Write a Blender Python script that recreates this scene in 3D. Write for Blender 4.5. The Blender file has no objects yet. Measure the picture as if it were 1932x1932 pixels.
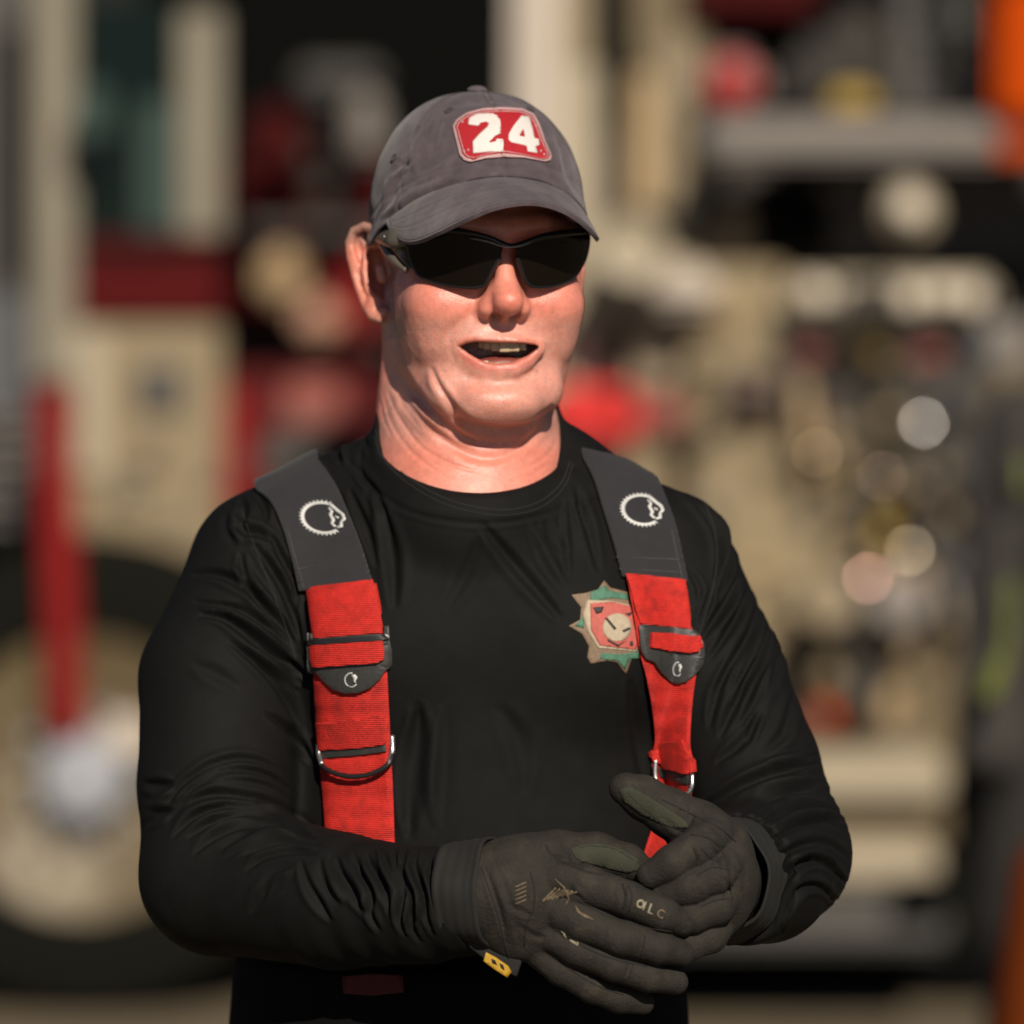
import bpy, bmesh, math, random
import numpy as np
from mathutils import Vector, Matrix
from mathutils.bvhtree import BVHTree
from mathutils.geometry import tessellate_polygon

random.seed(7)
rng = np.random.RandomState(7)
scene = bpy.context.scene
COL = scene.collection

# ------------------------------------------------------------ camera, sky, sun, exposure
CAMY, CAMZ, FPX, CX, HY = -4500.0, 1660.0, 11250.0, 966.0, 486.0     # mm and picture units (1932 across)
cam_d = bpy.data.cameras.new("camera")
cam = bpy.data.objects.new("camera", cam_d); COL.objects.link(cam)
cam.location = (0, CAMY/1000, CAMZ/1000)
cam.rotation_euler = (math.radians(90), 0, 0)
cam_d.sensor_width = 36.0
cam_d.lens = 36.0*FPX/1932.0
cam_d.shift_y = -(966.0-HY)/1932.0
cam_d.clip_start = 0.1; cam_d.clip_end = 500.0
cam_d.dof.use_dof = True
cam_d.dof.focus_distance = 4.40
cam_d.dof.aperture_fstop = 3.6
scene.camera = cam

SUN_EL, SUN_AZ = math.radians(33), math.radians(13)     # azimuth from the camera's back towards the right
sd = Vector((math.sin(SUN_AZ)*math.cos(SUN_EL), -math.cos(SUN_AZ)*math.cos(SUN_EL), math.sin(SUN_EL)))
world = bpy.data.worlds.new("World"); scene.world = world; world.use_nodes = True
wn = world.node_tree; wn.nodes.clear()
sky = wn.nodes.new("ShaderNodeTexSky"); sky.sky_type = 'NISHITA'; sky.sun_disc = False
sky.sun_elevation = SUN_EL; sky.sun_rotation = math.pi - SUN_AZ
sky.air_density = 0.5; sky.dust_density = 0.1; sky.ozone_density = 1.0
bg = wn.nodes.new("ShaderNodeBackground"); bg.inputs['Strength'].default_value = 0.05
wo = wn.nodes.new("ShaderNodeOutputWorld")
wn.links.new(sky.outputs[0], bg.inputs['Color']); wn.links.new(bg.outputs[0], wo.inputs['Surface'])
sun_d = bpy.data.lights.new("sun", 'SUN'); sun_d.energy = 4.8; sun_d.angle = math.radians(0.5)
sun_d.color = (1.0, 0.90, 0.76)
sun = bpy.data.objects.new("sun", sun_d); COL.objects.link(sun)
sun.rotation_euler = sd.to_track_quat('Z', 'Y').to_euler()
scene.view_settings.view_transform = 'Standard'
scene.view_settings.look = 'None'
scene.view_settings.exposure = 0.0
scene.view_settings.gamma = 1.0
scene.view_settings.use_curve_mapping = False
scene.render.engine = 'CYCLES'
scene.cycles.use_denoising = True
scene.cycles.max_bounces = 6
scene.cycles.sample_clamp_indirect = 6.0

# ------------------------------------------------------------ small helpers
def W(px, py, y):
    """Point seen at picture place (px, py) lying y mm behind the man's chest plane; mm."""
    s = (y - CAMY)/FPX
    return ((px-CX)*s, y, CAMZ-(py-HY)*s)
def to_px(V):
    s = FPX/(V[:, 1]-CAMY)
    return np.stack([V[:, 0]*s+CX, (CAMZ-V[:, 2])*s+HY], 1)

def new_empty(name, loc=(0, 0, 0), label=None, cat=None, group=None, parent=None):
    o = bpy.data.objects.new(name, None); COL.objects.link(o); o.location = loc
    o.empty_display_size = 0.1
    if parent is not None: o.parent = parent
    if label: o['label'] = label
    if cat: o['category'] = cat
    if group: o['group'] = group
    return o

def mesh_obj(name, verts, faces, mat, parent=None, smooth=True, mm=True, label=None):
    me = bpy.data.meshes.new(name)
    V = np.asarray(verts, dtype=np.float64)
    if mm: V = V/1000.0
    off = np.zeros(3)
    if parent is not None:
        q = parent
        while q is not None:
            off += np.array(q.location); q = q.parent
    V = V-off
    me.from_pydata(V.tolist(), [], [tuple(int(i) for i in f) for f in faces])
    if smooth: me.polygons.foreach_set('use_smooth', [True]*len(me.polygons))
    me.update()
    if mat is not None: me.materials.append(mat)
    o = bpy.data.objects.new(name, me); COL.objects.link(o)
    if parent is not None: o.parent = parent
    if label: o['label'] = label
    return o

def fast_obj(name, V, Q, mat, parent=None, attrs=None):
    """quads as numpy array, mm"""
    off = np.zeros(3); q = parent
    while q is not None:
        off += np.array(q.location); q = q.parent
    me = bpy.data.meshes.new(name)
    n, m = len(V), len(Q)
    me.vertices.add(n); me.vertices.foreach_set('co', (V/1000.0-off).astype(np.float32).ravel())
    me.loops.add(m*4); me.loops.foreach_set('vertex_index', Q.astype(np.int32).ravel())
    me.polygons.add(m)
    me.polygons.foreach_set('loop_start', np.arange(0, m*4, 4, dtype=np.int32))
    me.polygons.foreach_set('use_smooth', np.ones(m, dtype=bool))
    me.update(calc_edges=True); me.validate()
    if attrs:
        for k, a in attrs.items():
            if a.ndim == 2:
                at = me.color_attributes.new(k, 'FLOAT_COLOR', 'POINT')
                at.data.foreach_set('color', np.c_[a, np.ones(len(a))].astype(np.float32).ravel())
            else:
                at = me.attributes.new(k, 'FLOAT', 'POINT')
                at.data.foreach_set('value', a.astype(np.float32))
    if mat is not None: me.materials.append(mat)
    o = bpy.data.objects.new(name, me); COL.objects.link(o)
    if parent is not None: o.parent = parent
    return o

# ------------------------------------------------------------ materials
def mat(name, color, rough=0.6, metal=0.0, vary=0.0, vscale=40.0, bump=0.0, bscale=300.0, spec=0.5,
        coat=0.0, sheen=0.0, sss=0.0, weave=None, attr=None, dirt=None, sheen_rough=0.4, trans=0.0, stretch=None, speckle=None):
    m = bpy.data.materials.new(name); m.use_nodes = True
    nt = m.node_tree; N = nt.nodes; L = nt.links
    b = N['Principled BSDF']
    b.inputs['Roughness'].default_value = rough
    b.inputs['Metallic'].default_value = metal
    b.inputs['Specular IOR Level'].default_value = spec
    b.inputs['Coat Weight'].default_value = coat
    b.inputs['Coat Roughness'].default_value = 0.08
    b.inputs['Sheen Weight'].default_value = sheen
    b.inputs['Sheen Roughness'].default_value = sheen_rough
    b.inputs['Transmission Weight'].default_value = trans
    tc = N.new('ShaderNodeTexCoord')
    src = tc.outputs['Object']
    if stretch:
        mp = N.new('ShaderNodeMapping'); mp.inputs['Scale'].default_value = stretch
        L.new(src, mp.inputs['Vector']); src = mp.outputs['Vector']
    col_out = None
    if attr:
        a = N.new('ShaderNodeAttribute'); a.attribute_name = attr; col_out = a.outputs['Color']
    else:
        r = N.new('ShaderNodeRGB'); r.outputs[0].default_value = (*color, 1); col_out = r.outputs[0]
    if vary > 0:
        nz = N.new('ShaderNodeTexNoise'); nz.inputs['Scale'].default_value = vscale
        nz.inputs['Detail'].default_value = 6; nz.inputs['Roughness'].default_value = 0.65
        L.new(src, nz.inputs['Vector'])
        mr = N.new('ShaderNodeMapRange'); mr.inputs['From Min'].default_value = 0.25
        mr.inputs['From Max'].default_value = 0.75
        mr.inputs['To Min'].default_value = 1-vary; mr.inputs['To Max'].default_value = 1+vary
        L.new(nz.outputs['Fac'], mr.inputs['Value'])
        mx = N.new('ShaderNodeVectorMath'); mx.operation = 'SCALE'
        L.new(col_out, mx.inputs[0]); L.new(mr.outputs[0], mx.inputs['Scale'])
        col_out = mx.outputs[0]
    if dirt:
        dc, ds, dt = dirt
        nz = N.new('ShaderNodeTexNoise'); nz.inputs['Scale'].default_value = ds
        nz.inputs['Detail'].default_value = 8; nz.inputs['Roughness'].default_value = 0.7
        L.new(src, nz.inputs['Vector'])
        mr = N.new('ShaderNodeMapRange'); mr.inputs['From Min'].default_value = dt
        mr.inputs['From Max'].default_value = dt+0.15
        L.new(nz.outputs['Fac'], mr.inputs['Value'])
        mx = N.new('ShaderNodeMix'); mx.data_type = 'RGBA'
        L.new(mr.outputs[0], mx.inputs['Factor']); L.new(col_out, mx.inputs['A'])
        mx.inputs['B'].default_value = (*dc, 1); col_out = mx.outputs['Result']
    if speckle:
        at_, sc_, sco = speckle
        a2 = N.new('ShaderNodeAttribute'); a2.attribute_name = at_
        nz = N.new('ShaderNodeTexNoise'); nz.inputs['Scale'].default_value = sc_; nz.inputs['Detail'].default_value = 3
        L.new(src, nz.inputs['Vector'])
        mr = N.new('ShaderNodeMapRange'); mr.inputs['From Min'].default_value = 0.48; mr.inputs['From Max'].default_value = 0.66
        L.new(nz.outputs['Fac'], mr.inputs['Value'])
        mm = N.new('ShaderNodeMath'); mm.operation = 'MULTIPLY'
        L.new(mr.outputs[0], mm.inputs[0]); L.new(a2.outputs['Fac'], mm.inputs[1])
        mx = N.new('ShaderNodeMix'); mx.data_type = 'RGBA'
        L.new(mm.outputs[0], mx.inputs['Factor']); L.new(col_out, mx.inputs['A'])
        mx.inputs['B'].default_value = (*sco, 1); col_out = mx.outputs['Result']
    L.new(col_out, b.inputs['Base Color'])
    hts = []
    if bump > 0:
        nz = N.new('ShaderNodeTexNoise'); nz.inputs['Scale'].default_value = bscale
        nz.inputs['Detail'].default_value = 5; nz.inputs['Roughness'].default_value = 0.6
        L.new(src, nz.inputs['Vector'])
        bp = N.new('ShaderNodeBump'); bp.inputs['Strength'].default_value = 1.0
        bp.inputs['Distance'].default_value = bump
        L.new(nz.outputs['Fac'], bp.inputs['Height']); hts.append(bp)
    if weave:
        axis, sc, dist = weave
        wv = N.new('ShaderNodeTexWave'); wv.wave_type = 'BANDS'; wv.bands_direction = axis
        wv.inputs['Scale'].default_value = sc; wv.inputs['Distortion'].default_value = 1.2
        wv.inputs['Detail'].default_value = 3; wv.inputs['Detail Scale'].default_value = 2.0
        L.new(src, wv.inputs['Vector'])
        bp = N.new('ShaderNodeBump'); bp.inputs['Strength'].default_value = 1.0
        bp.inputs['Distance'].default_value = dist
        L.new(wv.outputs['Fac'], bp.inputs['Height'])
        if hts: L.new(hts[-1].outputs[0], bp.inputs['Normal'])
        hts.append(bp)
    if hts: L.new(hts[-1].outputs[0], b.inputs['Normal'])
    if sss > 0:
        b.inputs['Subsurface Weight'].default_value = sss
        b.inputs['Subsurface Radius'].default_value = (1.0, 0.32, 0.16)
        b.inputs['Subsurface Scale'].default_value = 0.004
    return m

# ------------------------------------------------------------ signed distance modelling
def smin(a, b, k):
    h = np.clip(0.5+0.5*(b-a)/k, 0, 1)
    return b*(1-h)+a*h-k*h*(1-h)
def smax(a, b, k): return -smin(-a, -b, k)
def sph(p, c, r): return np.sqrt(((p-np.array(c, dtype=np.float32))**2).sum(1))-r
def ell(p, c, r, R=None):
    q = p-np.array(c, dtype=np.float32)
    if R is not None: q = q @ np.array(R, dtype=np.float32)
    r = np.array(r, dtype=np.float32)
    k0 = np.sqrt(((q/r)**2).sum(1)); k1 = np.sqrt(((q/(r*r))**2).sum(1))+1e-9
    return k0*(k0-1)/k1
def cap(p, a, b, r0, r1):
    a = np.array(a, dtype=np.float32); b = np.array(b, dtype=np.float32)
    ab = b-a; t = np.clip(((p-a)@ab)/float(ab@ab), 0, 1)
    return np.sqrt(((p-a-t[:, None]*ab)**2).sum(1))-(r0+(r1-r0)*t)
def chain(p, pts, rs, k=0.0):
    d = None
    for i in range(len(pts)-1):
        e = cap(p, pts[i], pts[i+1], rs[i], rs[i+1])
        d = e if d is None else (smin(d, e, k) if k > 0 else np.minimum(d, e))
    return d
def rotm(ax, deg):
    return np.array(Matrix.Rotation(math.radians(deg), 3, ax))
def polysd(u, v, poly):
    """signed distance to a 2-D polygon, negative inside"""
    P = np.array(poly, dtype=np.float64); n = len(P)
    d = np.full(len(u), 1e9); inside = np.zeros(len(u), bool)
    for i in range(n):
        a = P[i]; b = P[(i+1) % n]; e = b-a
        wx = u-a[0]; wy = v-a[1]
        t = np.clip((wx*e[0]+wy*e[1])/(e@e), 0, 1)
        d = np.minimum(d, (wx-t*e[0])**2+(wy-t*e[1])**2)
        c = ((a[1] > v) != (b[1] > v))
        with np.errstate(divide='ignore', invalid='ignore'):
            xi = (b[0]-a[0])*(v-a[1])/(b[1]-a[1])+a[0]
        inside ^= c & (u < xi)
    d = np.sqrt(d)
    return np.where(inside, -d, d)

def surf(f, lo, hi, h, margin=4.0, project=2):
    """sparse surface nets over f(points mm) -> vertices, quads, normals"""
    lo = np.array(lo, float); hi = np.array(hi, float)
    B = 8; S = B*h
    nb = np.ceil((hi-lo)/S).astype(int)
    I = np.stack(np.meshgrid(*[np.arange(n) for n in nb], indexing='ij'), -1).reshape(-1, 3)
    c = lo+(I+0.5)*S
    d = f(c.astype(np.float32))
    I = I[np.abs(d) < S*0.87*1.1+margin]
    g = np.stack(np.meshgrid(*[np.arange(B+1)]*3, indexing='ij'), -1).reshape(-1, 3)
    dims = nb*B+2
    keys = []; vpos = []; edges = [[], [], []]
    corners = np.array([[i, j, k] for i in (0, 1) for j in (0, 1) for k in (0, 1)])
    ep = [(a, b) for a in range(8) for b in range(a+1, 8) if abs(corners[a]-corners[b]).sum() == 1]
    CH = 400
    for s in range(0, len(I), CH):
        blk = I[s:s+CH]
        gi = blk[:, None, :]*B+g[None]
        P = (lo+gi*h).reshape(-1, 3).astype(np.float32)
        D = f(P).reshape(len(blk), B+1, B+1, B+1)
        G = D < 0
        cnt = np.zeros((len(blk), B, B, B), np.int16)
        for cc in corners: cnt += G[:, cc[0]:cc[0]+B, cc[1]:cc[1]+B, cc[2]:cc[2]+B]
        w = np.nonzero((cnt > 0) & (cnt < 8))
        base = np.stack(w[1:], 1)
        vals = np.stack([D[w[0], base[:, 0]+cc[0], base[:, 1]+cc[1], base[:, 2]+cc[2]] for cc in corners], 1)
        acc = np.zeros((len(base), 3)); k = np.zeros(len(base))
        for a, b in ep:
            va, vb = vals[:, a], vals[:, b]
            m = (va < 0) != (vb < 0)
            t = np.where(m, va/np.where(m, va-vb, 1), 0)
            acc += m[:, None]*(corners[a]+t[:, None]*(corners[b]-corners[a])); k += m
        cell = blk[w[0]]*B+base
        keys.append((cell[:, 0]*dims[1]+cell[:, 1])*dims[2]+cell[:, 2])
        vpos.append(lo+(cell+acc/k[:, None])*h)
        for ax in range(3):
            sl0 = [slice(0, B)]*3; sl1 = [slice(0, B)]*3; sl1[ax] = slice(1, B+1)
            A = G[(slice(None), *sl0)]; C2 = G[(slice(None), *sl1)]
            w2 = np.nonzero(A != C2)
            cc = blk[w2[0]]*B+np.stack(w2[1:], 1)
            edges[ax].append(np.c_[cc, A[w2]])
    keys = np.concatenate(keys); V = np.concatenate(vpos)
    o = np.argsort(keys); keys = keys[o]; V = V[o]
    Q = []
    for ax in range(3):
        E = np.concatenate(edges[ax]); cc = E[:, :3]; sgn = E[:, 3] > 0
        u, v = (ax+1) % 3, (ax+2) % 3
        eu = np.zeros(3, int); eu[u] = 1; ev = np.zeros(3, int); ev[v] = 1
        ids = []; ok = np.ones(len(cc), bool)
        for off in (-eu-ev, -ev, 0*eu, -eu):
            c4 = cc+off
            kk = (c4[:, 0]*dims[1]+c4[:, 1])*dims[2]+c4[:, 2]
            j = np.clip(np.searchsorted(keys, kk), 0, len(keys)-1)
            ok &= keys[j] == kk; ids.append(j)
        q = np.stack(ids, 1)
        q[~sgn] = q[~sgn][:, ::-1]
        Q.append(q[ok])
    Q = np.concatenate(Q)
    N = None
    for it in range(project+1):
        N = grad(f, V, h*0.5)
        if it < project:
            d = f(V.astype(np.float32)); V = V-N*np.clip(d, -h, h)[:, None]*0.9
    return V, Q, N
def grad(f, V, e):
    G = np.zeros((len(V), 3))
    K = np.array([[1, -1, -1], [-1, -1, 1], [-1, 1, -1], [1, 1, 1]], float)
    for k in K: G += k*f((V+k*e).astype(np.float32))[:, None]
    return G/(np.linalg.norm(G, axis=1, keepdims=True)+1e-9)
def normals_of(V, Q):
    n = np.cross(V[Q[:, 2]]-V[Q[:, 0]], V[Q[:, 3]]-V[Q[:, 1]])
    N = np.zeros_like(V)
    for k in range(4):
        for a in range(3): N[:, a] += np.bincount(Q[:, k], n[:, a], len(V))
    return N/(np.linalg.norm(N, axis=1, keepdims=True)+1e-12)

def spline(pts, n):
    P = np.array(pts, float)
    if len(P) < 3: 
        t = np.linspace(0, 1, n)[:, None]; return P[0]*(1-t)+P[-1]*t
    P = np.vstack([2*P[0]-P[1], P, 2*P[-1]-P[-2]])
    m = len(P)-3; out = []
    for s in np.linspace(0, m-1e-6, n):
        i = int(s); t = s-i; a, b, c, d = P[i:i+4]
        out.append(0.5*((2*b)+(-a+c)*t+(2*a-5*b+4*c-d)*t*t+(-a+3*b-3*c+d)*t**3))
    return np.array(out)
def line_dist(U, pts, n=16):
    """distance (picture units) of points U to a smooth curve, and place along it"""
    P = spline(pts, n); best = np.full(len(U), 1e9); tt = np.zeros(len(U)); side = np.ones(len(U))
    for i in range(n-1):
        a = P[i]; e = P[i+1]-a; w = U-a
        t = np.clip((w@e)/(e@e+1e-9), 0, 1)
        q = w-t[:, None]*e; d = (q*q).sum(1)
        m = d < best
        best[m] = d[m]; tt[m] = (i+t[m])/(n-1); side[m] = np.sign(e[0]*w[m, 1]-e[1]*w[m, 0])
    return np.sqrt(best), tt, side
def crease(disp, U, front, pts, width, depth, lip=0.5, taper=True, step=0.0):
    """add one fold: negative depth = groove, positive = ridge; width in picture units"""
    P = np.array(pts, float); pad = width*4
    m = front & (U[:, 0] > P[:, 0].min()-pad) & (U[:, 0] < P[:, 0].max()+pad) & (U[:, 1] > P[:, 1].min()-pad) & (U[:, 1] < P[:, 1].max()+pad)
    idx = np.nonzero(m)[0]
    if len(idx) == 0: return
    d, t, side = line_dist(U[idx], pts)
    w = width*(0.55+0.45*np.sin(np.pi*np.clip(t, .02, .98))) if taper else width
    amp = depth*(np.sin(np.pi*np.clip(t, 0, 1))**0.5 if taper else 1.0)
    g = np.exp(-(d/w)**2)-lip*np.exp(-((d-1.9*w)/w)**2)
    if step: g = g+step*side*np.exp(-(d/(2.2*w))**2)
    disp[idx] += amp*g
def snoise(V, scale, seed, oct=3):
    r = np.random.RandomState(seed); out = np.zeros(len(V)); a = 1.0
    for o in range(oct):
        for k in range(5):
            w = r.normal(size=3); w *= scale*(2**o)/np.linalg.norm(w)
            out += a*np.sin(V@w+r.uniform(0, 6.28)+1.7*np.sin(V@(w[[1, 2, 0]]*0.6)+r.uniform(0, 6.28)))/5
        a *= 0.5
    return out
# ============================================================ THE MAN
person = new_empty('person', (-0.03, 0.10, 0.0), 'man in grey cap, dark sunglasses, black shirt and red suspenders clasping his gloved hands', 'person')

YAW = math.radians(12.0)
HC = np.array(W(903, 485, 90.0))
cyw, syw = math.cos(YAW), math.sin(YAW)
def to_local(p):
    q = p-HC.astype(p.dtype)
    return np.stack([q[:, 0]*cyw+q[:, 1]*syw, -q[:, 0]*syw+q[:, 1]*cyw, q[:, 2]], 1)
def from_local(X, Y, Z):
    return (HC[0]+X*cyw-Y*syw, HC[1]+X*syw+Y*cyw, HC[2]+Z)

MOUTH = [(867, 654), (880, 648), (897, 645), (925, 647), (953, 648), (990, 649), (1006, 651), (1015, 655),
         (1004, 663), (992, 672), (967, 683), (943, 685), (919, 684), (900, 676), (883, 666)]
NECK_A, NECK_B = W(884, 770, 110), W(883, 990, 95)
CUTN = np.cross(np.array(W(705, 790, 120))-np.array(W(940, 940, 8)), np.array(W(1057, 812, 120))-np.array(W(940, 940, 8)))
CUTN = CUTN/np.linalg.norm(CUTN)
if CUTN[2] < 0: CUTN = -CUTN
CUTP = np.array(W(940, 940, 8))
def neck_sd(p, off=0.0):
    d = cap(p, NECK_A, NECK_B, 67+off, 90+off)
    return d
EAR_H = [(727, 462, 72), (722, 445, 74), (707, 431, 80), (687, 427, 88), (668, 436, 94), (659, 458, 97),
         (661, 487, 97), (669, 520, 95), (680, 552, 90), (692, 578, 84), (704, 594, 79), (716, 598, 76), (724, 588, 74)]
def head_sd(p):
    q = to_local(p); a = q.copy(); a[:, 0] = np.abs(a[:, 0])
    d = ell(q, (0, 8, 30), (75, 94, 84))
    d = smin(d, ell(q, (0, -20, -36), (62, 72, 76)), 20)
    # cheek bones and smiling cheeks
    d = smin(d, ell(a, (38, -62, -36), (30, 28, 27)), 14)
    d = smin(d, ell(a, (47, -34, -42), (22, 38, 40)), 14)
    d = smin(d, chain(a, [(53, -30, -20), (50, -31, -50), (43, -36, -80)], [15, 15, 15]), 12)
    d = smin(d, ell(a, (42, -50, -60), (19, 24, 26)), 14)
    # jaw
    d = smin(d, chain(a, [(56, 12, -40), (53, 2, -72), (41, -40, -97), (16, -77, -108)], [15, 15, 16, 17]), 14)
    # muzzle and chin
    d = smin(d, ell(q, (-2, -63, -72), (40, 32, 30)), 14)
    d = smin(d, ell(q, (0, -86, -109), (29, 19, 17)), 9)
    d = smin(d, ell(a, (30, -62, -100), (22, 22, 20)), 12)
    d = smin(d, chain(p, [W(765, 560, 92), W(763, 680, 98), W(760, 790, 108)], [17, 18, 19]), 10)
    # fullness under the chin
    d = smin(d, ell(q, (-5, -28, -120), (52, 45, 24)), 7)
    # brow, temples
    d = smin(d, chain(a, [(0, -88, 20), (30, -84, 22), (54, -66, 18)], [12, 12, 10]), 10)
    # eye sockets with closed lids behind the glasses
    d = smax(d, -ell(a, (31, -96, 2), (19, 13, 14)), 10)
    d = smin(d, sph(a, (31, -76, 1), 12.5), 4)
    # nose
    d = smin(d, chain(q, [(0, -89, 8), (0, -96, -8), (0, -104, -26)], [7.5, 7.2, 9.5]), 9)
    d = smin(d, ell(q, (0, -110.5, -33.5), (11.6, 12.5, 10.8)), 6)
    d = smin(d, ell(a, (12.8, -94, -38.5), (7.4, 11.5, 8.0)), 6)
    d = smin(d, ell(q, (0, -96, -30), (14, 10, 12)), 8)
    d = smin(d, cap(q, (0, -106, -41.5), (0, -92, -47), 3.2, 3.6), 3)
    d = smax(d, -ell(a, (7.4, -101, -47.5), (4.6, 8.0, 7.5), R=rotm('Y', 0)), 2.0)
    # philtrum area, lips
    uv = to_px(p.astype(np.float64))
    LY = [(867, 654), (897, 644), (925, 642), (945, 645), (965, 642), (992, 646), (1018, 655)]
    up = [W(866, 654, 12), W(885, 648, 5), W(910, 644, 0), W(943, 643, -3.0), W(975, 644, -2.5), W(1002, 649, 2), W(1018, 656, 9)]
    d = smin(d, chain(p, up, [1.2, 1.8, 2.4, 2.8, 2.6, 1.8, 1.2]), 8)
    lw = [W(868, 657, 11), W(884, 676, 6), W(905, 692, 1), W(940, 698, -2), W(972, 694, -1), W(1000, 680, 4), W(1017, 659, 9)]
    d = smin(d, chain(p, lw, [1.8, 3.4, 4.8, 5.4, 5.0, 3.4, 1.8]), 10)
    # mouth opening
    mm = (np.abs(uv[:, 0]-943) < 130) & (np.abs(uv[:, 1]-667) < 70) & (p[:, 1] < 60)
    if mm.any():
        s = np.full(len(p), 50.0)
        s[mm] = polysd(uv[mm, 0], uv[mm, 1], MOUTH)*0.4
        cav = np.maximum(s, p[:, 1]-28)
        d = np.where(mm, smax(d, -cav, 3.0), d)
    # neck
    hh = (p-CUTP.astype(np.float32))@CUTN.astype(np.float32)-np.where(p[:, 1] > 60, (p[:, 1]-60)*0.35, 0)
    d = smin(d, neck_sd(p)+np.clip(-hh-5, 0, 60)*0.45, 12)
    # far ear (symmetric placing, mostly hidden) and near ear
    for hel, sx in ((EAR_H, 1),):
        E = [W(*e) for e in hel]
        m = (p[:, 0] < HC[0]-62)
        if m.any():
            pm = p[m]
            plate = ell(pm, W(694, 508, 99), (13, 5.5, 31), R=rotm('Z', 20) @ rotm('Y', -12))
            plate = smin(plate, ell(pm, W(728, 505, 102), (12, 14, 26)), 4)
            e = smax(plate, -ell(pm, W(707, 502, 86), (8.0, 15, 21), R=rotm('Y', -10)), 2.5)
            e = smax(e, -ell(pm, W(677, 470, 90), (4.5, 7, 16), R=rotm('Y', -16)), 2)
            e = smin(e, chain(pm, E, [2.6, 3.0, 3.4, 3.6, 3.6, 3.5, 3.2, 3.1, 3.4, 4.2, 4.8, 4.8, 4.2]), 2.5)
            anti = chain(pm, [W(700, 458, 90), W(689, 478, 91), W(688, 512, 90), W(694, 545, 86), W(706, 565, 81)], [1.8, 2.4, 3.0, 3.2, 3.0])
            e = smin(e, anti, 3)
            e = smin(e, ell(pm, W(712, 450, 88), (8, 7, 9)), 4)
            e = smin(e, cap(pm, W(718, 506, 68), W(722, 524, 68), 3.6, 4.0), 3)      # tragus
            e = smin(e, ell(pm, W(709, 578, 80), (7, 5, 9)), 4)
            dm = smin(d[m], e, 3.5)
            d = d.copy(); d[m] = dm
    far = a[:, 0] > 60
    m = (q[:, 0] > 60)
    if m.any():
        qm = q[m]
        e = ell(qm, (79, 14, -10), (5, 15, 30), R=rotm('Z', -18))
        e = smin(e, chain(qm, [(74, 0, 8), (80, 6, 22), (86, 20, 22), (88, 27, 2), (84, 20, -20), (77, 6, -40)], [3]*6), 3)
        d = d.copy(); d[m] = smin(d[m], e, 4)
    return d

def neck_cut(p): return p

COLLAR = None
V, Q, N = surf(head_sd, (HC[0]-115, -50, 1430), (HC[0]+115, 215, 1800), 1.15, margin=3)
U = to_px(V); front = N[:, 1] < 0.35
disp = np.zeros(len(V))
def cz(pts, w, dep, lip=0.5, **k): crease(disp, U, front, pts, w, dep*0.9, lip*0.6, **k)
# smile lines beside nose and mouth
cz([(902, 572), (886, 592), (868, 610), (852, 628), (846, 650)], 10, -1.1, 0.6)
cz([(1010, 574), (1020, 592), (1030, 614)], 9, -0.6, 0.4)
cz([(850, 644), (851, 662), (858, 680)], 6, -0.5)
cz([(1032, 648), (1034, 662), (1028, 680)], 6, -0.4)
# below the lower lip
cz([(880, 706), (902, 724), (939, 733), (978, 723), (1000, 704)], 13, -0.8, 0.5)
# philtrum
cz([(948, 606), (946, 640)], 4, -0.7, 0.8)
# jaw line and its long crease on the left cheek
cz([(814, 692), (824, 722), (847, 759), (869, 787), (900, 805), (942, 812), (985, 808), (1014, 794)], 8, -3.8, 0.5, step=0.0)
cz([(1004, 800), (1026, 784), (1044, 762)], 6, -1.6, 0.1)
cz([(757, 690), (768, 714), (788, 748), (827, 790), (872, 824), (905, 838)], 8, -2.8, 0.55)
cz([(741, 720), (771, 765), (810, 806), (855, 842), (897, 862), (939, 864), (981, 845), (1023, 805), (1048, 765)], 9, -2.2, 0.5)
cz([(795, 725), (806, 752), (826, 778), (848, 796)], 6, 0.7, 0.4)
# cheek creases
cz([(775, 620), (782, 660), (790, 700)], 8, -0.5, 0.5)


# neck creases
cz([(729, 735), (751, 784), (788, 836), (827, 864), (869, 882), (915, 893)], 4, -0.84, 0.4)
cz([(722, 740), (735, 790), (765, 840), (810, 880), (860, 905)], 4, -0.60, 0.4)
cz([(742, 728), (762, 768), (795, 812)], 4, -0.72, 0.4)
cz([(716, 752), (724, 790), (740, 826)], 3.5, -0.54, 0.4)
cz([(975, 888), (1010, 874), (1038, 852), (1050, 830)], 4, -0.60, 0.4)
cz([(960, 905), (1000, 898), (1040, 872)], 4, -0.48, 0.4)
# ear lobe fold, forehead
cz([(716, 470), (714, 500), (716, 530)], 4, -0.8)
disp += (0.40*snoise(V, 0.07, 3, 3)+0.12*snoise(V, 0.35, 4, 2))*front
V = V+N*disp[:, None]
# skin colour: lips, nose and cheeks redder, stubble greyer
U = to_px(V)
L3 = to_local(V)
skin = np.tile(np.array([0.76, 0.285, 0.210]), (len(V), 1))
def blend(mask, c):
    global skin
    mask = np.clip(mask, 0, 1)[:, None]; skin = skin*(1-mask)+np.array(c)*mask
red = np.exp(-((L3[:, 0]/13)**2+((L3[:, 2]+36)/14)**2))+0.8*np.exp(-(((np.abs(L3[:, 0])-38)/22)**2+((L3[:, 2]+40)/20)**2))
frontm = (L3[:, 1] < -40)
blend(red*0.55*frontm, (0.72, 0.200, 0.135))
ears = (U[:, 0] < 728) & (U[:, 1] > 415) & (U[:, 1] < 610) & (V[:, 1] > 60)
blend(ears*0.7, (0.60, 0.20, 0.13))
neckm = np.clip((1560-V[:, 2])/40, 0, 1)
blend(neckm*0.5*(0.6+0.4*snoise(V, 0.12, 9, 3)), (0.60, 0.19, 0.13))
sp = polysd(U[:, 0], U[:, 1], MOUTH)
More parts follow.
